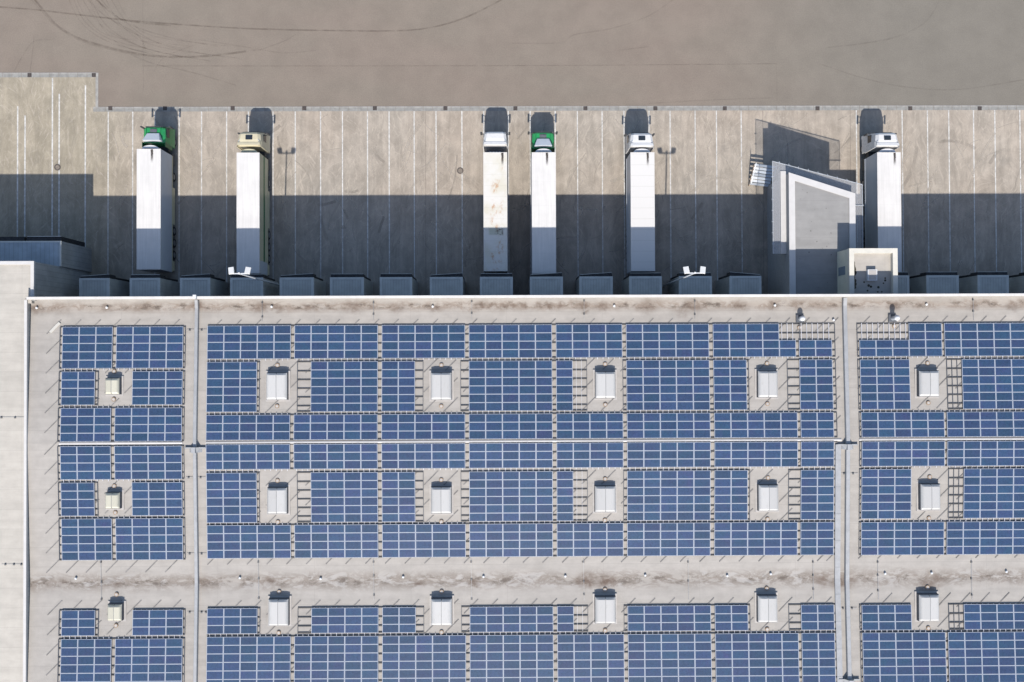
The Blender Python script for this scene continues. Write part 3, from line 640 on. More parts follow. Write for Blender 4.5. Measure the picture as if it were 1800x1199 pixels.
wpart(MB().box(tx0 - 0.004, tx0 + 0.05, wy - 0.1, wy + 0.75, 7.0, 8.6), 'window', worn('painted_reflection_glass', (0.13, 0.16, 0.19), 0.05, 0.15), st)  # pale blue reflection is painted into the window glass colour
# moss / dirt patches on the tower roof
b = MB(); mz = ZT - 0.468
for i in range(16):
    yy = tyN - tw - 0.9 - i * 0.16; xx = tx0 + tw + 0.16 + random.uniform(-0.08, 0.1)
    if yy < Yn + 0.2: break
    b.cyl((xx, yy), random.uniform(0.12, 0.24), mz - 0.02, mz + 0.002 + i * 0.0003, 9)
for (x, y) in ((1519, 496), (1527, 502), (1531, 504), (1544, 505), (1553, 498), (1543, 513), (1525, 511), (1556, 489), (1556, 493), (1550, 513)):
    p = P(x, y, mz); b.cyl(p, random.uniform(0.06, 0.14), mz - 0.02, mz + 0.003 + random.random() * 0.002, 8)
mo = wpart(b, 'moss_patches', worn('dark_moss', (0.035, 0.03, 0.018), 0.5, 0.95, 0, 5), st); mo['kind'] = 'stuff'
# little stains on the office roof
b = MB(); oz = ZOC - 0.085
for i in range(34):
    x = random.uniform(1402, 1488); y = random.uniform(330, 510); p = P(x, y, oz)
    b.cyl(p, random.choice((0.03, 0.05, 0.08)), oz - 0.01, oz + 0.002 + i * 0.0001, 7)
so = wpart(b, 'roof_specks', M['strip'], of); so['kind'] = 'stuff'

# outdoor steel stairs beside the office
t = thing('steel_stairs', (P(1338, 310, 1)[0], P(1338, 310, 1)[1], 0), 'outdoor metal stairs with bright treads at the office corner', 'stairs')
ang = R(-7)
t.rotation_euler = (0, 0, ang)
b = MB()
for i in range(7):
    y = 1.05 - i * 0.30; zz = 1.35 - i * 0.17
    tr = MB(); tr.box(-0.95, 1.25, y - 0.125, y + 0.125, zz - 0.05, zz); tr.box(-0.95, 1.25, y + 0.125, y + 0.14, zz - 0.17, zz - 0.001)
    tr.build('tread', M['deflector'] if i % 3 else M['steel'], t)
for sx in (-0.98, 1.28):
    MB().bar((sx, 1.2, 1.3), (sx, -1.0, 0.1), 0.05, 0.22).build('stringer', M['tan'], t)
    r_ = MB(); r_.bar((sx, 1.15, 2.0), (sx, -0.9, 0.95), 0.04, 0.04)
    for (y, z0, z1) in ((1.1, 1.25, 2.0), (0.1, 0.7, 1.48), (-0.85, 0.1, 0.98)): r_.bar((sx, y, z0), (sx, y, z1), 0.04, 0.04)
    r_.build('handrail', M['steel'], t)

# ------------------------------------------------------------------ trucks
def wheel_mesh():
    b = MB(); b.cyl((0, 0), 0.50, -0.15, 0.15, 24, 0, None, 'x', True); return b.mesh('wheel', M['tyre'], 0.03)
def rim_mesh():
    b = MB(); b.cyl((0, 0), 0.29, -0.162, 0.162, 20, 0, None, 'x'); b.cyl((0, 0), 0.11, -0.2, 0.2, 12, 0, None, 'x'); return b.mesh('rim', M['rim'])
WM, RM = wheel_mesh(), rim_mesh()
def wheel(t, x, y):
    w_ = link('wheel', WM, t, (x, y, 0.5)); link('rim', RM, w_)
ZTR = 4.1
def truck(px0, px1, pyf, pyr, pyc, label, cabcol, roofm, sidem, high, hatch=True, unit='arc', skirt=None, stripe=None, lean=0.0, soot=None):
    X0 = P(px0, 380, ZTR)[0]; X1 = P(px1, 380, ZTR)[0]; xm = (X0 + X1) / 2; hw = (X1 - X0) / 2
    Yf = P((px0 + px1) / 2, pyf, ZTR)[1]; Yr = P((px0 + px1) / 2, pyr, ZTR)[1]; L = Yf - Yr
    ztc = 3.72 if high else 2.95
    yc = P((px0 + px1) / 2, pyc, ztc)[1] - Yr       # cab front at roof height
    t = thing('semi_truck', (xm, Yr, 0), label, 'truck', 'trucks backed to the docks', (0, 0, lean))
    # trailer: a slightly crowned box
    b = MB(); b.box(-hw, hw, 0, L, 1.15, ZTR - 0.004, 1)
    b.build('trailer_body', [M['trailer'], sidem], t, 0.0)
    r_ = MB(); r_.box(-hw + 0.035, hw - 0.035, 0.03, L - 0.03, ZTR - 0.003, ZTR + 0.012); r_.build('trailer_roof', roofm, t)
    e = MB()
    for (a, c) in ((-hw - 0.012, -hw + 0.034), (hw - 0.034, hw + 0.012)): e.box(a, c, -0.01, L + 0.01, ZTR - 0.10, ZTR + 0.02)
    e.box(-hw + 0.0345, hw - 0.0345, -0.012, 0.029, ZTR - 0.1, ZTR + 0.018); e.box(-hw + 0.0345, hw - 0.0345, L - 0.029, L + 0.012, ZTR - 0.1, ZTR + 0.018)
    e.build('roof_edge_rail', M['trailer'], t)
    e = MB(); e.box(-hw + 0.25, hw - 0.25, 0.2, L - 0.4, 0.78, 1.148); e.box(-hw + 0.02, -hw + 0.12, -0.02, 0.03, 0.9, 1.148); e.box(hw - 0.12, hw - 0.02, -0.02, 0.03, 0.9, 1.148)
    for yy in (6.5, 8.2): e.box(-hw + 0.1, -hw + 0.26, yy, yy + 1.0, 0.55, 1.12); e.box(hw - 0.26, hw - 0.1, yy, yy + 1.0, 0.55, 1.12)
    e.build('chassis', M['dark'], t)
    for sx in (-1, 1):
        e = MB(); e.box(sx * (hw + 0.006) - 0.012, sx * (hw + 0.006) + 0.012, 0.02, L - 0.02, 1.12, 1.30); e.build('side_rail', M['deflector'] if not skirt else skirt, t)
        if skirt:
            e = MB(); e.box(sx * (hw - 0.03) - 0.02, sx * (hw - 0.03) + 0.02, 5.2, L - 3.4, 0.5, 1.119); e.box(sx * (hw - 0.03) - 0.02, sx * (hw - 0.03) + 0.02, 0.15, 1.2, 0.55, 1.119); e.build('side_skirt', skirt, t)
        if stripe:
            e = MB(); e.box(sx * (hw + 0.004) - 0.008, sx * (hw + 0.004) + 0.008, 0.4, L - 0.05, 2.25, 2.68); e.build('side_stripe', stripe, t)
            e = MB(); e.box(sx * (hw + 0.005) - 0.01, sx * (hw + 0.005) + 0.01, 0.02, 1.35, 1.32, 3.9); e.build('rear_panel', M['trailer_side'], t)
    for yy in (1.9, 3.2, 4.5):
        for sx in (-1, 1): wheel(t, sx * (hw - 0.2), yy)
    # rear doors and lamps
    e = MB(); e.box(-hw + 0.05, -0.01, -0.03, -0.001, 1.2, ZTR - 0.15); e.box(0.01, hw - 0.05, -0.03, -0.001, 1.2, ZTR - 0.15); e.build('rear_doors', sidem, t)
    # nose unit on the trailer front
    if unit == 'arc':
        n = 14; pts = [(0.86 * math.cos(math.pi * i / n), L + 0.12 + 0.36 * math.sin(math.pi * i / n)) for i in range(n + 1)]
        u = MB(); u.prism([(0.86, L + 0.02)] + pts + [(-0.86, L + 0.02)], 2.2, ZTR - 0.30); o = u.build('cooling_unit', M['cab_white'] if cabcol != 'cream' else M['trailer_beige'], t)
        u = MB(); u.box(-0.60, 0.60, L + 0.03, L + 0.13, ZTR - 0.298, ZTR - 0.27); u.build('unit_slot', M['black'], o)
    else:
        u = MB(); u.box(-0.95, 0.95, L + 0.02, L + 0.30, 2.1, ZTR - 0.5); o = u.build('cooling_unit', M['dark'], t)
        u = MB()
        for k_ in range(4): u.box(-0.6 + k_ * 0.33, -0.42 + k_ * 0.33, L + 0.06, L + 0.2, ZTR - 0.498, ZTR - 0.44)
        u.build('unit_vents', M['steel'], o)
    if soot is not None:
        s_ = MB(); s_.box(-0.22, 0.22, -1.6, -0.02, 0.0, 0.003); s_.build('soot_streak', M['soot'], t, 0, (soot, L, ZTR + 0.0135))
    # ---- tractor. yc = y of the roof front edge
    yr_ = yc - (1.5 if high else 1.68)            # cab rear wall
    cm = {'green': M['green'], 'cream': M['cream'], 'white': M['cab_white']}[cabcol]
    W = 1.25
    def sec(y, wb, wt, zt, zb=0.55, ch=0.24):
        zm = zb + (zt - zb) * 0.5
        return [(-wb, y, zb), (wb, y, zb), (wb, y, zm), (wt + 0.02, y, zt - ch), (wt - ch, y, zt), (-wt + ch, y, zt), (-wt - 0.02, y, zt - ch), (-wb, y, zm)]
    if high:
        rows = [(yr_, W, W - 0.05, 3.86), (yr_ + 0.7, W, W - 0.08, 3.84), (yr_ + 1.25, W, 1.10, 3.76), (yc - 0.03, W, 1.04, 3.58), (yc + 0.06, W, 1.05, 3.20), (yc + 0.18, W, 1.10, 2.75), (yc + 0.32, W, 1.16, 2.0), (yc + 0.38, W - 0.02, 1.14, 1.6), (yc + 0.40, W - 0.08, 1.0, 1.2)]
    else:
        rows = [(yr_, W, 1.13, 2.98), (yr_ + 0.9, W, 1.13, 2.98), (yc - 0.12, W, 1.10, 2.95), (yc, W, 1.08, 2.86), (yc + 0.12, W, 1.12, 2.5), (yc + 0.24, W, 1.16, 1.9), (yc + 0.28, W - 0.03, 1.12, 1.5), (yc + 0.3, W - 0.08, 1.0, 1.2)]
    c_ = MB(); c_.loft([sec(*q) for q in rows]); cab = c_.build('cab', cm, t, 0.05)
    # windscreen and side windows
    (ya, za), (yb2, zb2) = ((yc + 0.075, 3.0), (yc + 0.325, 1.98)) if high else ((yc + 0.035, 2.72), (yc + 0.245, 1.88))
    g_ = MB(); o2 = 0.02
    g_.add([(-1.0, ya + o2 + .06, za - .1), (1.0, ya + o2 + .06, za - .1), (1.1, yb2 + o2, zb2), (-1.1, yb2 + o2, zb2), (-1.0, ya + o2 + .03, za - .1), (1.0, ya + o2 + .03, za - .1), (1.1, yb2 + o2 - .04, zb2), (-1.1, yb2 + o2 - .04, zb2)], [(0, 1, 2, 3), (4, 7, 6, 5), (0, 4, 5, 1), (1, 5, 6, 2), (2, 6, 7, 3), (3, 7, 4, 0)])
    g_.build('windscreen', M['glass'], cab)
    for sx in (-1, 1):
        g_ = MB(); zt_ = 2.75 if high else 2.55
        for k_, (y0, y1) in enumerate(((yr_ + 0.75, yc - 0.05),)):
            xt = W - 0.035 if high else W - 0.06
            g_.add([(sx * (W + 0.012), y0, 2.0), (sx * (W + 0.012), y1 + 0.15, 2.0), (sx * (xt + 0.03), y1, zt_), (sx * (xt + 0.03), y0, zt_), (sx * (W - 0.1), y0, 2.0), (sx * (W - 0.1), y1 + 0.15, 2.0), (sx * (xt - 0.1), y1, zt_), (sx * (xt - 0.1), y0, zt_)], [(0, 1, 2, 3), (4, 7, 6, 5), (0, 4, 5, 1), (1, 5, 6, 2), (2, 6, 7, 3), (3, 7, 4, 0)])
        g_.build('side_window', M['glass'], cab)
        mr = MB(); mr.bar((sx * 1.2, yc + 0.05, 2.55), (sx * 1.55, yc + 0.16, 2.55), 0.05, 0.06); mr.bar((sx * 1.2, yc + 0.1, 1.95), (sx * 1.55, yc + 0.16, 1.95), 0.05, 0.06)
        mr.box(sx * 1.5 - 0.10, sx * 1.5 + 0.10, yc + 0.10, yc + 0.22, 1.75, 2.62); mr.build('mirror', M['dark'] if cabcol != 'white' else M['dark'], t, 0.015)
    # roof furniture
    zr_ = 2.98 if not high else 3.78
    if high:
        if hatch:
            hh = MB(); hh.box(-0.36, 0.36, yc - 0.86, yc - 0.40, 3.5, 3.87); hh.build('roof_hatch', M['glass'], cab, 0.02)
        # rear fairing flare: two side blades and a lip
        for sx in (-1, 1):
            fl = MB(); fl.add([(sx * 1.20, yr_ + 0.55, 1.3), (sx * 1.27, yr_ + 0.55, 1.3), (sx * 1.27, yr_ + 0.5, 3.55), (sx * 1.16, yr_ + 0.5, 3.8), (sx * 1.20, yr_ - 0.12, 1.3), (sx * 1.28, yr_ - 0.12, 1.3), (sx * 1.30, yr_ - 0.12, 3.6), (sx * 1.22, yr_ - 0.13, 3.9)], [(0, 1, 2, 3), (4, 7, 6, 5), (0, 4, 5, 1), (1, 5, 6, 2), (2, 6, 7, 3), (3, 7, 4, 0)])
            fl.build('side_fairing', cm, cab)
        lp = MB(); lp.add([(-1.14, yr_ + 0.35, 3.80), (1.14, yr_ + 0.35, 3.80), (1.14, yr_ + 0.35, 3.89), (-1.14, yr_ + 0.35, 3.89), (-1.2, yr_ + 0.06, 3.86), (1.2, yr_ + 0.06, 3.86), (1.2, yr_ + 0.06, 3.98), (-1.2, yr_ + 0.06, 3.98)], [(0, 1, 2, 3), (4, 7, 6, 5), (0, 4, 5, 1), (1, 5, 6, 2), (2, 6, 7, 3), (3, 7, 4, 0)])
        lp.build('roof_fairing', cm, cab)
        ln = MB()
        for sx in (-1, 1): ln.bar((sx * 1.1, yr_ + 0.4, 3.885), (sx * 0.6, yc - 0.25, 3.70), 0.035, 0.03)
        ln.build('roof_crease', M['deflector'], cab)
    else:
        d = MB(); d.add([(-0.64, yr_ + 1.02, 2.99), (0.64, yr_ + 1.02, 2.99), (-0.64, yr_ + 0.99, 3.12), (0.64, yr_ + 0.99, 3.12), (-0.98, yr_ + 0.10, 2.99), (0.98, yr_ + 0.10, 2.99), (-0.92, yr_ + 0.13, 3.62), (0.92, yr_ + 0.13, 3.62)], [(0, 1, 3, 2), (4, 6, 7, 5), (2, 3, 7, 6), (0, 4, 5, 1), (0, 2, 6, 4), (1, 5, 7, 3)])
        d.build('roof_deflector', M['deflector'], cab, 0.03)
        hh = MB(); hh.box(-0.36, 0.36, yr_ + 1.12, yr_ + 1.46, 2.97, 3.04); hh.build('roof_hatch', M['curb'], cab, 0.015)
        for sx in (-1, 1):
            rr = MB(); rr.box(sx * 0.76 - 0.035, sx * 0.76 + 0.035, yr_ + 0.8, yc - 0.06, 2.95, 3.01); rr.build('roof_rib', M['greenstripe'] if cabcol == 'green' else cm, cab)
        for sx in (-1, 1):
            fl = MB(); fl.box(sx * 1.20 - 0.03, sx * 1.20 + 0.03, yr_ - 0.4, yr_ + 0.1, 1.2, 2.95); fl.build('side_fairing', M['greenstripe'], cab)
    vs = MB(); vs.box(-0.9, 0.9, yc + (0.10 if high else 0.05), yc + (0.17 if high else 0.12), (3.02 if high else 2.80), (3.07 if high else 2.85)); vs.build('sun_visor', M['dark'], cab)
    bp = MB(); bp.box(-1.22, 1.22, yc + 0.05, yc + 0.46, 0.35, 0.95); bp.build('bumper', cm, t, 0.05)
    for sx in (-1, 1):
        hl = MB(); hl.box(sx * 0.95 - 0.2, sx * 0.95 + 0.2, yc + 0.462, yc + 0.475, 0.6, 0.8); hl.build('headlight', M['deflector'], t)
    e = MB(); e.box(-0.45, 0.45, L - 3.2, yc - 0.2, 0.6, 0.95); e.box(-1.15, -0.6, yr_ - 1.9, yr_ - 0.6, 0.45, 1.0); e.box(0.6, 1.15, yr_ - 1.9, yr_ - 0.6, 0.45, 1.0); e.box(-0.9, 0.9, yr_ - 0.5, yr_ + 0.1, 0.8, 1.4)
    e.build('tractor_frame', M['dark'], t)
    for sx in (-1, 1):
        wheel(t, sx * 1.03, yc - 0.95); wheel(t, sx * 0.98, yc - 4.75)
    for sx in (-1, 1):
        m_ = MB(); m_.box(sx * 1.08 - 0.2, sx * 1.08 + 0.2, yc - 5.4, yc - 4.1, 1.03, 1.08); m_.build('mudguard', M['dark'], t)
    return t
truck(240.5, 282.3, 262, 473.5, 223.5, 'leftmost semi truck with green cab and white trailer backed to dock', 'green', M['trailer'], M['trailer_side'], False, skirt=M['trailer_beige'], soot=0.33)
truck(416.2, 456, 268.5, 480.5, 231.5, 'semi truck with cream cab and green striped beige sides', 'cream', M['trailer'], M['trailer_beige'], True, skirt=M['trailer_beige'], stripe=M['greenstripe'])
truck(850.2, 891.6, 268, 476.5, 230.5, 'white semi truck whose trailer roof is stained with rust', 'white', M['trailer_rust'], M['trailer_side'], True, hatch=False, unit='flat', soot=0.75)
truck(935.2, 977, 268, 481, 233, 'green cab semi truck in the middle beside the rust stained truck', 'green', M['trailer'], M['trailer'], False, soot=0.35)
truck(1109, 1150.8, 268, 476.5, 233, 'white semi truck with cross seams on its trailer roof', 'white', M['trailer_panel'], M['trailer_side'], True, soot=0.55)
truck(1543, 1584, 268, 479, 232.5, 'rightmost white semi truck between office and stair tower', 'white', M['trailer'], M['trailer_side'], True, soot=0.6)

# ------------------------------------------------------------------ solar arrays
HP = 0.135                                        # underside of the modules above the roof
def colX(px, py=600): 
    z = rz(P(px, py, 10)[1]) + HP; return P(px, py, z)[0]
PW = (colX(1404) - colX(364.2)) / (1039.8 / 29.28); PH = 0.803
hx, hy = PW / 2 - 0.006, PH / 2 - 0.005
pm = MB(); fw, fh = 0.048, 0.036
pm.box(-hx, hx, -hy, hy, 0, 0.035, 1)
pm.add([(-hx + fw, -hy + fh, 0.0362), (hx - fw, -hy + fh, 0.0362), (hx - fw, hy - fh, 0.0362), (-hx + fw, hy - fh, 0.0362)], [(0, 1, 2, 3)], 0)
PM = pm.mesh('solar_panel', [M['pv'], M['pvframe']])
rects = []                                       # module rectangles, for the strips below
cols_main = [(364.2, 5), (517.5, 5), (671, 5), (824, 5), (977, 4), (1100.3, 5), (1253, 5), (1404, 2)]
cols_right = [(1510.3, 5), (1660, 5)]; cols_left = [(109.6, 3), (204.4, 4)]
bands = {'main': (790, [(571.2, 4), (634.7, 6), (727.9, 3), (779.3, 3), (829.1, 6), (921, 4), (1067, 3), (1116.8, 6)]),
         'right': (1650, [(568.3, 4), (631.7, 6), (724.2, 3), (775.5, 3), (824, 6), (917, 4), (1062.5, 3), (1111.3, 6)]),
         'left': (210, [(574.4, 5), (653, 4), (717, 4), (784, 4), (848, 4), (911.3, 5), (1072.5, 3), (1123, 6)])}
bname = ['nearest the docks', 'beside the upper skylights', 'just above the ridge', 'just below the ridge', 'beside the middle skylights', 'just above the stained valley', 'beside the lowest skylights', 'at the bottom edge']
cname = {'main': ['first block right of left fire wall', 'second block from left fire wall', 'third block from left fire wall', 'fourth block from left fire wall', 'fifth and narrower block from left fire wall', 'sixth block from left fire wall', 'seventh block from left fire wall', 'two wide block left of right fire wall'],
         'right': ['first block right of right fire wall', 'second block right of right fire wall'], 'left': ['leftmost block of the photo', 'block just left of left fire wall']}
ext = {('main', 0): (0, 4), ('main', 1): (24, 9), ('main', 2): (0, 14), ('main', 3): (14.5, 9), ('main', 4): (0, 25), ('main', 5): (6, 9), ('main', 6): (0, 4), ('main', 7): (21, 6), ('right', 0): (3, 0), ('right', 1): (26, 0), ('left', 0): (5, 5), ('left', 1): (0, 3)}
holes = {('main', 0): {3, 4}, ('main', 1): {0}, ('main', 2): {2, 3, 4}, ('main', 4): {1, 2, 3}, ('main', 6): {2, 3, 4}, ('right', 0): {3, 4}, ('right', 1): {0}, ('left', 0): {2}, ('left', 1): {0}}
arrays = []
num = {1: 'one', 2: 'two', 3: 'three', 4: 'four', 5: 'five', 6: 'six'}
for sec, cols in (('main', cols_main), ('left', cols_left), ('right', cols_right)):
    refx, bl = bands[sec]
    for bi, (py, nr) in enumerate(bl):
        Yt = P(refx, py, rz(P(refx, py, 10)[1]) + HP)[1]
        Ym = Yt - nr * PH / 2
        sl = math.atan2(rz(Ym + 1.0) - rz(Ym - 1.0), 2.0)
        for ci, (cx, nc) in enumerate(cols):
            X0 = colX(cx); skip = holes.get((sec, ci), set()) if bi in (1, 4, 6) else set()
            cells = [(r, c) for r in range(nr) for c in range(nc) if c not in skip]
            top_gap = None
            if bi == 0 and sec == 'main' and ci == 6: cells = [q for q in cells if not (q[1] == 4 and q[0] < 2)]
            if bi == 0 and sec == 'main' and ci == 7: cells = [q for q in cells if q[0] >= 2]
            if bi == 0 and sec == 'right' and ci == 0: cells = [q for q in cells if not (q[1] < 3 and q[0] < 2)]
            Xm = X0 + nc * PW / 2
            zb = rz(Ym) + HP
            kind = '%s wide and %s deep' % (num[len({c for r, c in cells})], num[nr])
            t = thing('solar_array', (Xm, Ym, zb - HP), 'blue solar array %s, %s' % (bname[bi], cname[sec][ci]), 'solar array', 'solar arrays on the warehouse roof', (sl, 0, 0))
            arrays.append((t, Xm, Ym))
            for (r, c) in cells:
                lx = (c + 0.5) * PW - nc * PW / 2; ly = nr * PH / 2 - (r + 0.5) * PH
                o = link('solar_panel', PM, t, (lx, ly, HP))
                rects.append((Xm + lx - hx, Xm + lx + hx, Ym + ly - hy, Ym + ly + hy))
            # mounting frame: dark cross beams under every module joint, pale rails up the slope
            cmin = min(c for r, c in cells); cmax = max(c for r, c in cells)
            xa = cmin * PW - nc * PW / 2; xb = (cmax + 1) * PW - nc * PW / 2
            el, er = ext[(sec, ci)] if bi in (1, 4, 6) else (3 if (sec, ci) in (('left', 0), ('right', 0)) else 0, 7.5 if (sec, ci) not in (('right', 1), ('left', 1)) else 3)
            if (sec, ci) == ('left', 0): el = 5
            if (sec, ci) == ('main', 7): er = 6
            k = 0.0548; xl, xr = xa - el * k, xb + er * k
            f = MB(); ph2 = PH * 1.045; top = nr * PH / 2
            for i in range(nr + 1):
                yy = top - 0.08 - i * ph2 if i else top - 0.02
                if yy < -top - 0.02: yy = -top + 0.02
                f.box(xl, xr, yy - 0.048, yy + 0.048, HP - 0.115, HP - 0.055, 0)
                # small feet down to the roof
                for q in range(2): 
                    xq = xa + (xb - xa) * (0.25 + 0.5 * q); f.box(xq - 0.05, xq + 0.05, yy - 0.04, yy + 0.04, -0.03, HP - 0.116, 0)
            full = range(nc) if bi not in (1, 4, 6) else sorted({c for r, c in cells})
            for c in full:
                for q in (0.17, 0.5, 0.83):
                    xx = (c + q) * PW - nc * PW / 2
                    f.box(xx - 0.022, xx + 0.022, -top - (0.02 if bi in (2, 5) else 0.17), top + (0.05 if bi in (0, 3, 6) else 0.17), HP - 0.054, HP - 0.008, 1)
            if el > 2: f.box(xl - 0.02, xl + 0.03, -top, top, HP - 0.058, HP - 0.02, 2)
            if er > 2: f.box(xr - 0.03, xr + 0.02, -top, top, HP - 0.058, HP - 0.02, 2)
            if (sec, ci) == ('right', 1) and el > 20:
                for q in (0.35, 0.7): f.box(xl + (xa - xl) * q - 0.02, xl + (xa - xl) * q + 0.02, -top, top, HP - 0.058, HP - 0.02, 2)
            if er > 20:
                for q in (0.25, 0.62): f.box(xb + (xr - xb) * q - 0.011, xb + (xr - xb) * q + 0.011, -top, top, HP - 0.058, HP - 0.02, 1)
            if bi == 0 and (sec, ci) in (('main', 6), ('main', 7), ('right', 0)):
                pass
            f.build('mounting_frame', [M['beam'], M['rail'], M['curb']], t)

# diagonal rubber strips the frames stand on
def covered(x, y, rr):
    return any(a < x < b_ and c < y < d for a, b_, c, d in rr)
STP = 1.90
strip_mesh = MB(); Ls = 0.68
strip_mesh.add([(-Ls - 0.03, -Ls + 0.03, 0), (-Ls + 0.03, -Ls - 0.03, 0), (Ls + 0.03, Ls - 0.03, 0), (Ls - 0.03, Ls + 0.03, 0), (-Ls - 0.03, -Ls + 0.03, 0.02), (-Ls + 0.03, -Ls - 0.03, 0.02), (Ls + 0.03, Ls - 0.03, 0.02), (Ls - 0.03, Ls + 0.03, 0.02)], [(0, 1, 2, 3), (4, 7, 6, 5), (0, 4, 5, 1), (1, 5, 6, 2), (2, 6, 7, 3), (3, 7, 4, 0)])
SM = strip_mesh.mesh('support_strip', M['strip'])
fields = []
def field(xpa, xpb, ypa, ypb, ox, oy):
    Xa = P(xpa, 600, 10)[0]; Xb = P(xpb, 600, 10)[0]; Ya = P(800, ypa, 10)[1]; Yb = P(800, ypb, 10)[1]
    x = Xa + ox
    near = [r for r in rects if r[1] > Xa - 3 and r[0] < Xb + 2 and r[3] > Yb - 2 and r[2] < Ya + 2]
    while x < Xb:
        y = Ya - oy + 0.0
        while y > Yb - 0.1:
            vis = 0
            for i in range(9):
                q = (i / 8 - 0.5) * 2 * Ls
                if not covered(x + q, y + q, near): vis += 1
            if vis >= 2:
                a = min(arrays, key=lambda r: (r[1] - x) ** 2 * 0.6 + (r[2] - y) ** 2)[0]
                o = link('support_strip', SM, a)
                # put it on the roof plane in the array's own space
                inv = (Matrix.Translation(a.location) @ a.rotation_euler.to_matrix().to_4x4()).inverted()
                o.location = inv @ Vector((x, y, rz(y) + 0.012))
            y -= STP
        x += STP
for (xa, xb, ya, yb) in ((93, 335, 572, 765), (93, 335, 783, 995), (96, 335, 1065, 1215), (376, 1450, 573, 765), (376, 1450, 805, 985), (376, 1450, 1067, 1215),
                         (1463, 1475, 573, 765), (1463, 1475, 805, 985), (1519, 1830, 571, 765), (1519, 1830, 801, 985), (1519, 1830, 1061, 1215)): field(xa, xb, ya, yb, 0, 0)

# ------------------------------------------------------------------ skylights
def skylight(px0, px1, py0, py1, label, mat, rowi):
    z = 10.0 + 0.55; X0, X1 = P(px0, py0, z)[0], P(px1, py0, z)[0]; Ya, Yb = P(px0, py0, z)[1], P(px0, py1, z)[1]
    xm, ym = (X0 + X1) / 2, (Ya + Yb) / 2; h = (X1 - X0) / 2; l = (Ya - Yb) / 2; zb = rz(ym)
    t = thing('skylight', (xm, ym, zb), label, 'skylight', 'skylights on the warehouse roof')
    HH = 0.62; zz = lambda y: rz(ym + y) - zb
    b = MB(); b.loft([[(-h - 0.05, y, -0.2), (h + 0.05, y, -0.2), (h + 0.02, y, HH - 0.16), (-h - 0.02, y, HH - 0.16)] for y in (-l - 0.04, l + 0.04)]); b.build('curb', M['curb'], t)
    b = MB(); y0 = -l - 0.24; b.box(-h - 0.2, h + 0.2, -l - 0.22, l + 0.2, -0.1, 0.06); b.build('flashing', M['curbflash'], t)
    for sx in (-1, 1):
        n = 10; secs = []; x0, x1 = (-h, -0.026) if sx < 0 else (0.026, h)
        arch = lambda x: 0.24 * (1 - abs(x / h) ** 7)
        for y, k in ((-l, 0.0), (-l + 0.06, 0.55), (-l + 0.2, 1.0), (l - 0.2, 1.0), (l - 0.06, 0.55), (l, 0.0)):
            secs.append([(x0, y, HH - 0.155), (x1, y, HH - 0.155)] + [(x1 + (x0 - x1) * i / n, y, HH - 0.13 + k * arch(x1 + (x0 - x1) * i / n)) for i in range(n + 1)])
        lf = MB(); lf.loft(secs); o = lf.build('leaf', mat, t)
    b = MB(); b.box(-0.025, 0.025, -l + 0.1, l - 0.1, HH - 0.15, HH + 0.085); b.build('centre_joint', M['seam'], t)
    b = MB(); b.box(-h + 0.1, -0.027, -0.02, 0.02, HH, HH + 0.02); b.box(0.027, h - 0.1, -0.02, 0.02, HH, HH + 0.02); b.build('cross_rib', mat, t)
    return t
rows3 = ['upper', 'middle', 'lowest']; mnames = ['first', 'second', 'third', 'fourth']
sk = [[(468.3, 504.2, 655.8, 702.5), (757.5, 793.3, 655.3, 702.5), (1047, 1081.7, 653.7, 699.7), (1333, 1367, 652.5, 698.3), (1616, 1650.8, 652, 696.7)],
      [(469.7, 504, 858, 903), (757.8, 793, 856.7, 902.5), (1046, 1082, 855, 900), (1333.8, 1368, 853, 898), (1618.7, 1653, 851.5, 896.3)],
      [(471, 505.5, 1055, 1101), (757.7, 793.7, 1054.5, 1100), (1046.7, 1082.5, 1051, 1097), (1333.7, 1367.5, 1049, 1095), (1617.5, 1652.5, 1047, 1093)]]
for r, row in enumerate(sk):
    for c, q in enumerate(row):
        lb = 'white two leaf skylight in the %s skylight row, %s' % (rows3[r], (mnames[c] + ' one right of left fire wall') if c < 4 else 'right of right fire wall')
        skylight(*q, lb, M['skyl'], r)
for r, q in enumerate([(185, 209.2, 665, 693), (185.2, 210, 866.7, 894), (187.3, 211.8, 1064, 1092.5)]):
    skylight(*q, 'small cream skylight left of left fire wall, in the %s skylight row' % rows3[r], M['skyl_cream'], r)

# round tan ballast weights above and below the skylights
wm = MB(); wm.cyl((0, 0), 0.20, -0.05, 0.09, 20); wm = wm.mesh('roof_weight', M['tan'])
wc = MB(); wc.cyl((0, 0), 0.13, 0.09, 0.10, 16); wc = wc.mesh('weight_recess', M['curbflash'])
wts = []
for r, row in enumerate(sk):
    for c, q in enumerate(row):
        xm = (q[0] + q[1]) / 2 - (0.004 * ((q[0] + q[1]) / 2 - 890)) + 0; nm = '%s skylight of the %s row' % (mnames[c] if c < 4 else 'rightmost', rows3[r])
        wts.append((xm, q[2] - 13.5, 'above the ' + nm)); wts.append((xm, q[3] + 11.5 + (3 if r == 1 else 0), 'below the ' + nm))
for r, q in enumerate([(201, 653), (202, 854), (203.5, 1046)]): wts.append((q[0], q[1], 'above the small cream skylight of the %s row' % rows3[r]))
for r, q in enumerate([(201, 702), (203, 901), (203.5, 1100)]): wts.append((q[0], q[1], 'below the small cream skylight of the %s row' % rows3[r]))
wts += [(1406, 576, 'below the left roof vent hood'), (1573, 573.5, 'below the right roof vent hood')]
for x, y, lb in wts:
    X, Y = P(x, y, 10); o = link('roof_weight', wm, None, (X, Y, rz(Y))); tag(o, 'round tan weight ' + lb, 'roof weight', 'round weights by the skylights'); link('weight_recess', wc, o)

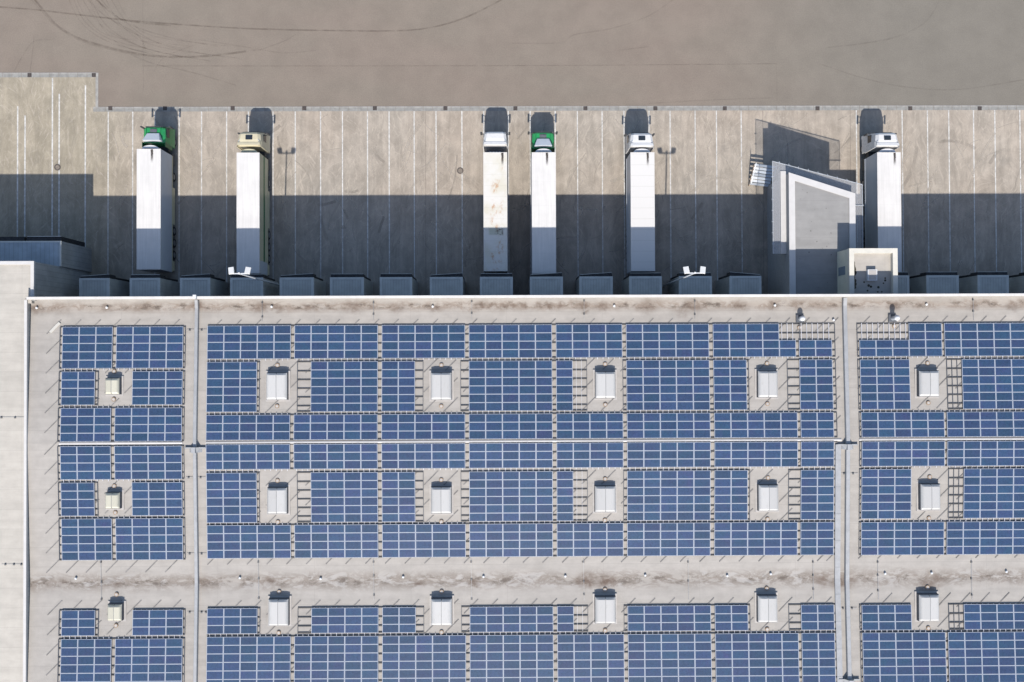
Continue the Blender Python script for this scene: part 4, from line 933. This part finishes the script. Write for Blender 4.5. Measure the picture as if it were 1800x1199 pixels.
# ------------------------------------------------------------------ vents, hoods, tray, wires
vm = MB(); vm.cyl((0, 0), 0.085, -0.1, 0.13, 14); vm = vm.mesh('vent_pipe', M['offwhite'])
cm_ = MB(); cm_.cyl((0, 0), 0.125, 0.13, 0.20, 16, 0, 0.085); cm_ = cm_.mesh('vent_cap', M['white'])
vents = [(63, 541, 'in the left roof corner by the parapet'), (186.5, 540.5, 'near the parapet above the leftmost arrays'), (476.7, 539, 'by the parapet above the second block of arrays'), (760.4, 538.5, 'by the parapet above the third block of arrays'), (1080, 537.5, 'by the parapet above the narrower block of arrays'), (1363, 536.5, 'by the parapet left of the roof vent hoods'), (1630, 535, 'by the parapet right of the roof vent hoods'), (1466, 562.5, 'beside the right fire wall near the hoods'),
         (132, 1017.5, 'in the valley near the left parapet'), (420.8, 1016.5, 'in the valley above the first lowest skylight'), (563, 1018, 'in the valley between the first and second lowest skylights, left one'), (708.3, 1015, 'in the valley left of the second lowest skylight'), (849.8, 1014.5, 'in the valley right of the second lowest skylight'), (994, 1013.5, 'in the valley left of the third lowest skylight'), (1134.6, 1012, 'in the valley right of the third lowest skylight'), (1279, 1012.8, 'in the valley left of the fourth lowest skylight'), (1355.6, 1009.5, 'in the valley above the fourth lowest skylight'), (1557, 1009, 'in the valley left of the rightmost lowest skylight'), (1639, 1008, 'in the valley above the rightmost lowest skylight'), (1770.5, 1005.5, 'in the valley at the right edge')]
for x, y, lb in vents:
    X, Y = P(x, y, 10); t = thing('roof_vent', (X, Y, rz(Y)), 'small white capped vent ' + lb, 'vent', 'small vents along the roof valleys')
    link('vent_pipe', vm, t); link('vent_cap', cm_, t)
# two larger hoods: upright pipe with a spherical cowl beside a stub duct
def sphere(c, r, n=18, m=10, top=True):
    b = MB(); v = []; f = []
    for j in range(m + 1):
        a = -math.pi / 2 + math.pi * j / m
        for i in range(n): th = 2 * math.pi * i / n; v.append((c[0] + r * math.cos(a) * math.cos(th), c[1] + r * math.cos(a) * math.sin(th), c[2] + r * math.sin(a)))
    for j in range(m):
        for i in range(n): f.append((j * n + i, j * n + (i + 1) % n, (j + 1) * n + (i + 1) % n, (j + 1) * n + i))
    b.add(v, f, 0, True); return b
for (x, y, lb, hh) in ((1412.5, 559.5, 'white round roof vent hood left of right fire wall', 0.75), (1579.5, 558.5, 'white round roof vent hood right of right fire wall', 1.05)):
    z = 10 + hh; X, Y = P(x, y, z); t = thing('vent_hood', (X, Y, rz(Y)), lb, 'vent hood', 'round vent hoods near the parapet')
    MB().cyl((0, 0), 0.22, -0.1, hh - 0.1, 18, smooth=True).build('duct', M['steel'], t)
    sphere((0, 0, hh - 0.1), 0.27).build('cowl', M['white'], t)
    MB().box(-0.42, 0.36, -0.36, 0.36, -0.1, 0.16).build('base', M['curb'], t)
# long cable tray beside the right fire wall
X0, X1 = P(1467.3, 900, 10)[0], P(1476.8, 900, 10)[0]; Ya = P(1470, 781, 10.2)[1]
b = MB(); secs = []
for y in (Ya, Yv2, Yr2, YS + 0.2): secs.append([(X0, y, rz(y) - 0.1), (X1, y, rz(y) - 0.1), (X1, y, rz(y) + 0.16), (X0, y, rz(y) + 0.16)])
b.loft(secs); o = b.build('cable_tray', M['firewall']); tag(o, 'long pale cable tray running down the roof left of right fire wall', 'cable tray')
e = MB(); yy = Ya - 1.5
while yy > YS + 1: e.bar((X0 - 0.01, yy, rz(yy) + 0.162), (X1 + 0.01, yy, rz(yy) + 0.162), 0.025, 0.012); yy -= 2.6
c_ = e.build('tray_joints', M['seam']); c_.parent = o
# loose cream strip in the corner
p0, p1 = P(87, 584, 10), P(103.5, 567, 10)
o = MB().bar((p0[0], p0[1], rz(p0[1]) + 0.05), (p1[0], p1[1], rz(p1[1]) + 0.05), 0.26, 0.09).build('roof_plank', M['offwhite'], None, 0.01); tag(o, 'cream plank lying askew at the top left array corner', 'plank')
# small white box camera above the parapet near the left fire wall
X, Y = P(342, 518.5, ZP + 0.5); t = thing('roof_camera', (X, Y - 0.25, ZP), 'small white camera on the warehouse parapet above left fire wall', 'camera')
MB().cyl((0, -0.1), 0.03, 0, 0.4, 8).build('post', M['steel'], t); MB().box(-0.16, 0.16, -0.05, 0.28, 0.4, 0.58).build('housing', M['white'], t, 0.02)

# lightning conductor runs: thin wire held by dark blocks
WB = MB().box(-0.075, 0.075, -0.075, 0.075, -0.05, 0.085).mesh('wire_block', M['dark'])
def run(pts, label, step=1.05):
    t = thing('lightning_wire', (*P(*pts[0], 10), 0), label, 'wire', 'lightning conductors on the roof')
    q = [P(x, y, 10) for x, y in pts]; b = MB(); hb = []; ox, oy = t.location.x, t.location.y
    for (a, c) in zip(q, q[1:]):
        n = max(2, int(abs(a[1] - c[1]) / 1.2)); prev = None
        for i in range(n + 1):
            f = i / n; X = a[0] + (c[0] - a[0]) * f; Y = a[1] + (c[1] - a[1]) * f; p = (X - ox, Y - oy, rz(Y) + 0.1)
            if prev: b.bar(prev, p, 0.022, 0.022)
            prev = p
        d = math.hypot(c[0] - a[0], c[1] - a[1]); s = 0.25
        while s < d:
            f = s / d; X = a[0] + (c[0] - a[0]) * f; Y = a[1] + (c[1] - a[1]) * f
            hb.append((X - ox, Y - oy, rz(Y))); s += step * random.uniform(0.75, 1.25)
    b.build('wire', M['wire'], t)
    for p in hb: link('wire_block', WB, t, p)
for (xa, xb, ya, yb, lb) in ((460, 460, 527, 566, 'second block'), (656, 656, 527, 564, 'third block'), (829, 829, 525, 563, 'fourth block'), (1027, 1027, 524, 562, 'narrower block'), (1222, 1222, 524, 562, 'sixth block'), (1712, 1713, 522, 564, 'second block right of right fire wall')):
    run([(xa, ya), (xb, yb)], 'lightning wire on dark blocks between parapet and ' + lb, 1.3)
for (x, lb) in ((176, 'leftmost arrays'), (453, 'first block'), (656, 'third block'), (828, 'third to fourth block'), (1026, 'narrower block'), (1210, 'sixth block'), (1430, 'two wide block'), (1544, 'first block right of right fire wall'), (1709, 'second block right of right fire wall')):
    run([(x, 984), (x + 1, 1056)], 'lightning wire crossing the stained valley at the ' + lb, 1.6)
for (y, xs_, lb) in ((734, (3, 27, 46), 'upper'), (992, (10, 25, 38), 'lower')):
    z_ = ZL - 0.16; q = [P(x_, y, z_) for x_ in xs_]; t = thing('lightning_wire', (q[0][0], q[0][1], z_), 'short lightning wire across the cream roof at the left edge, %s one' % lb, 'wire', 'lightning conductors on the roof')
    MB().bar((-0.4, 0, 0.09), (q[-1][0] - q[0][0] + 0.1, q[-1][1] - q[0][1], 0.09), 0.02, 0.02).build('wire', M['wire'], t)
    for p_ in q: link('wire_block', WB, t, (p_[0] - q[0][0], p_[1] - q[0][1], 0))
for (y, lb) in ((580, 'nearest the docks'), (839, 'below the ridge'), (974, 'above the stained valley'), (1077, 'below the stained valley')):
    run([(328, y), (340, y)], 'short lightning wire left of left fire wall, ' + lb, 0.45); run([(349, y), (362, y)], 'short lightning wire right of left fire wall, ' + lb, 0.5)
for (y, lb) in ((832, 'below the ridge'), (1070, 'below the stained valley')):
    run([(1478, y), (1484, y)], 'short lightning wire left of right fire wall, ' + lb, 0.4); run([(1494, y), (1507, y)], 'short lightning wire right of right fire wall, ' + lb, 0.5)
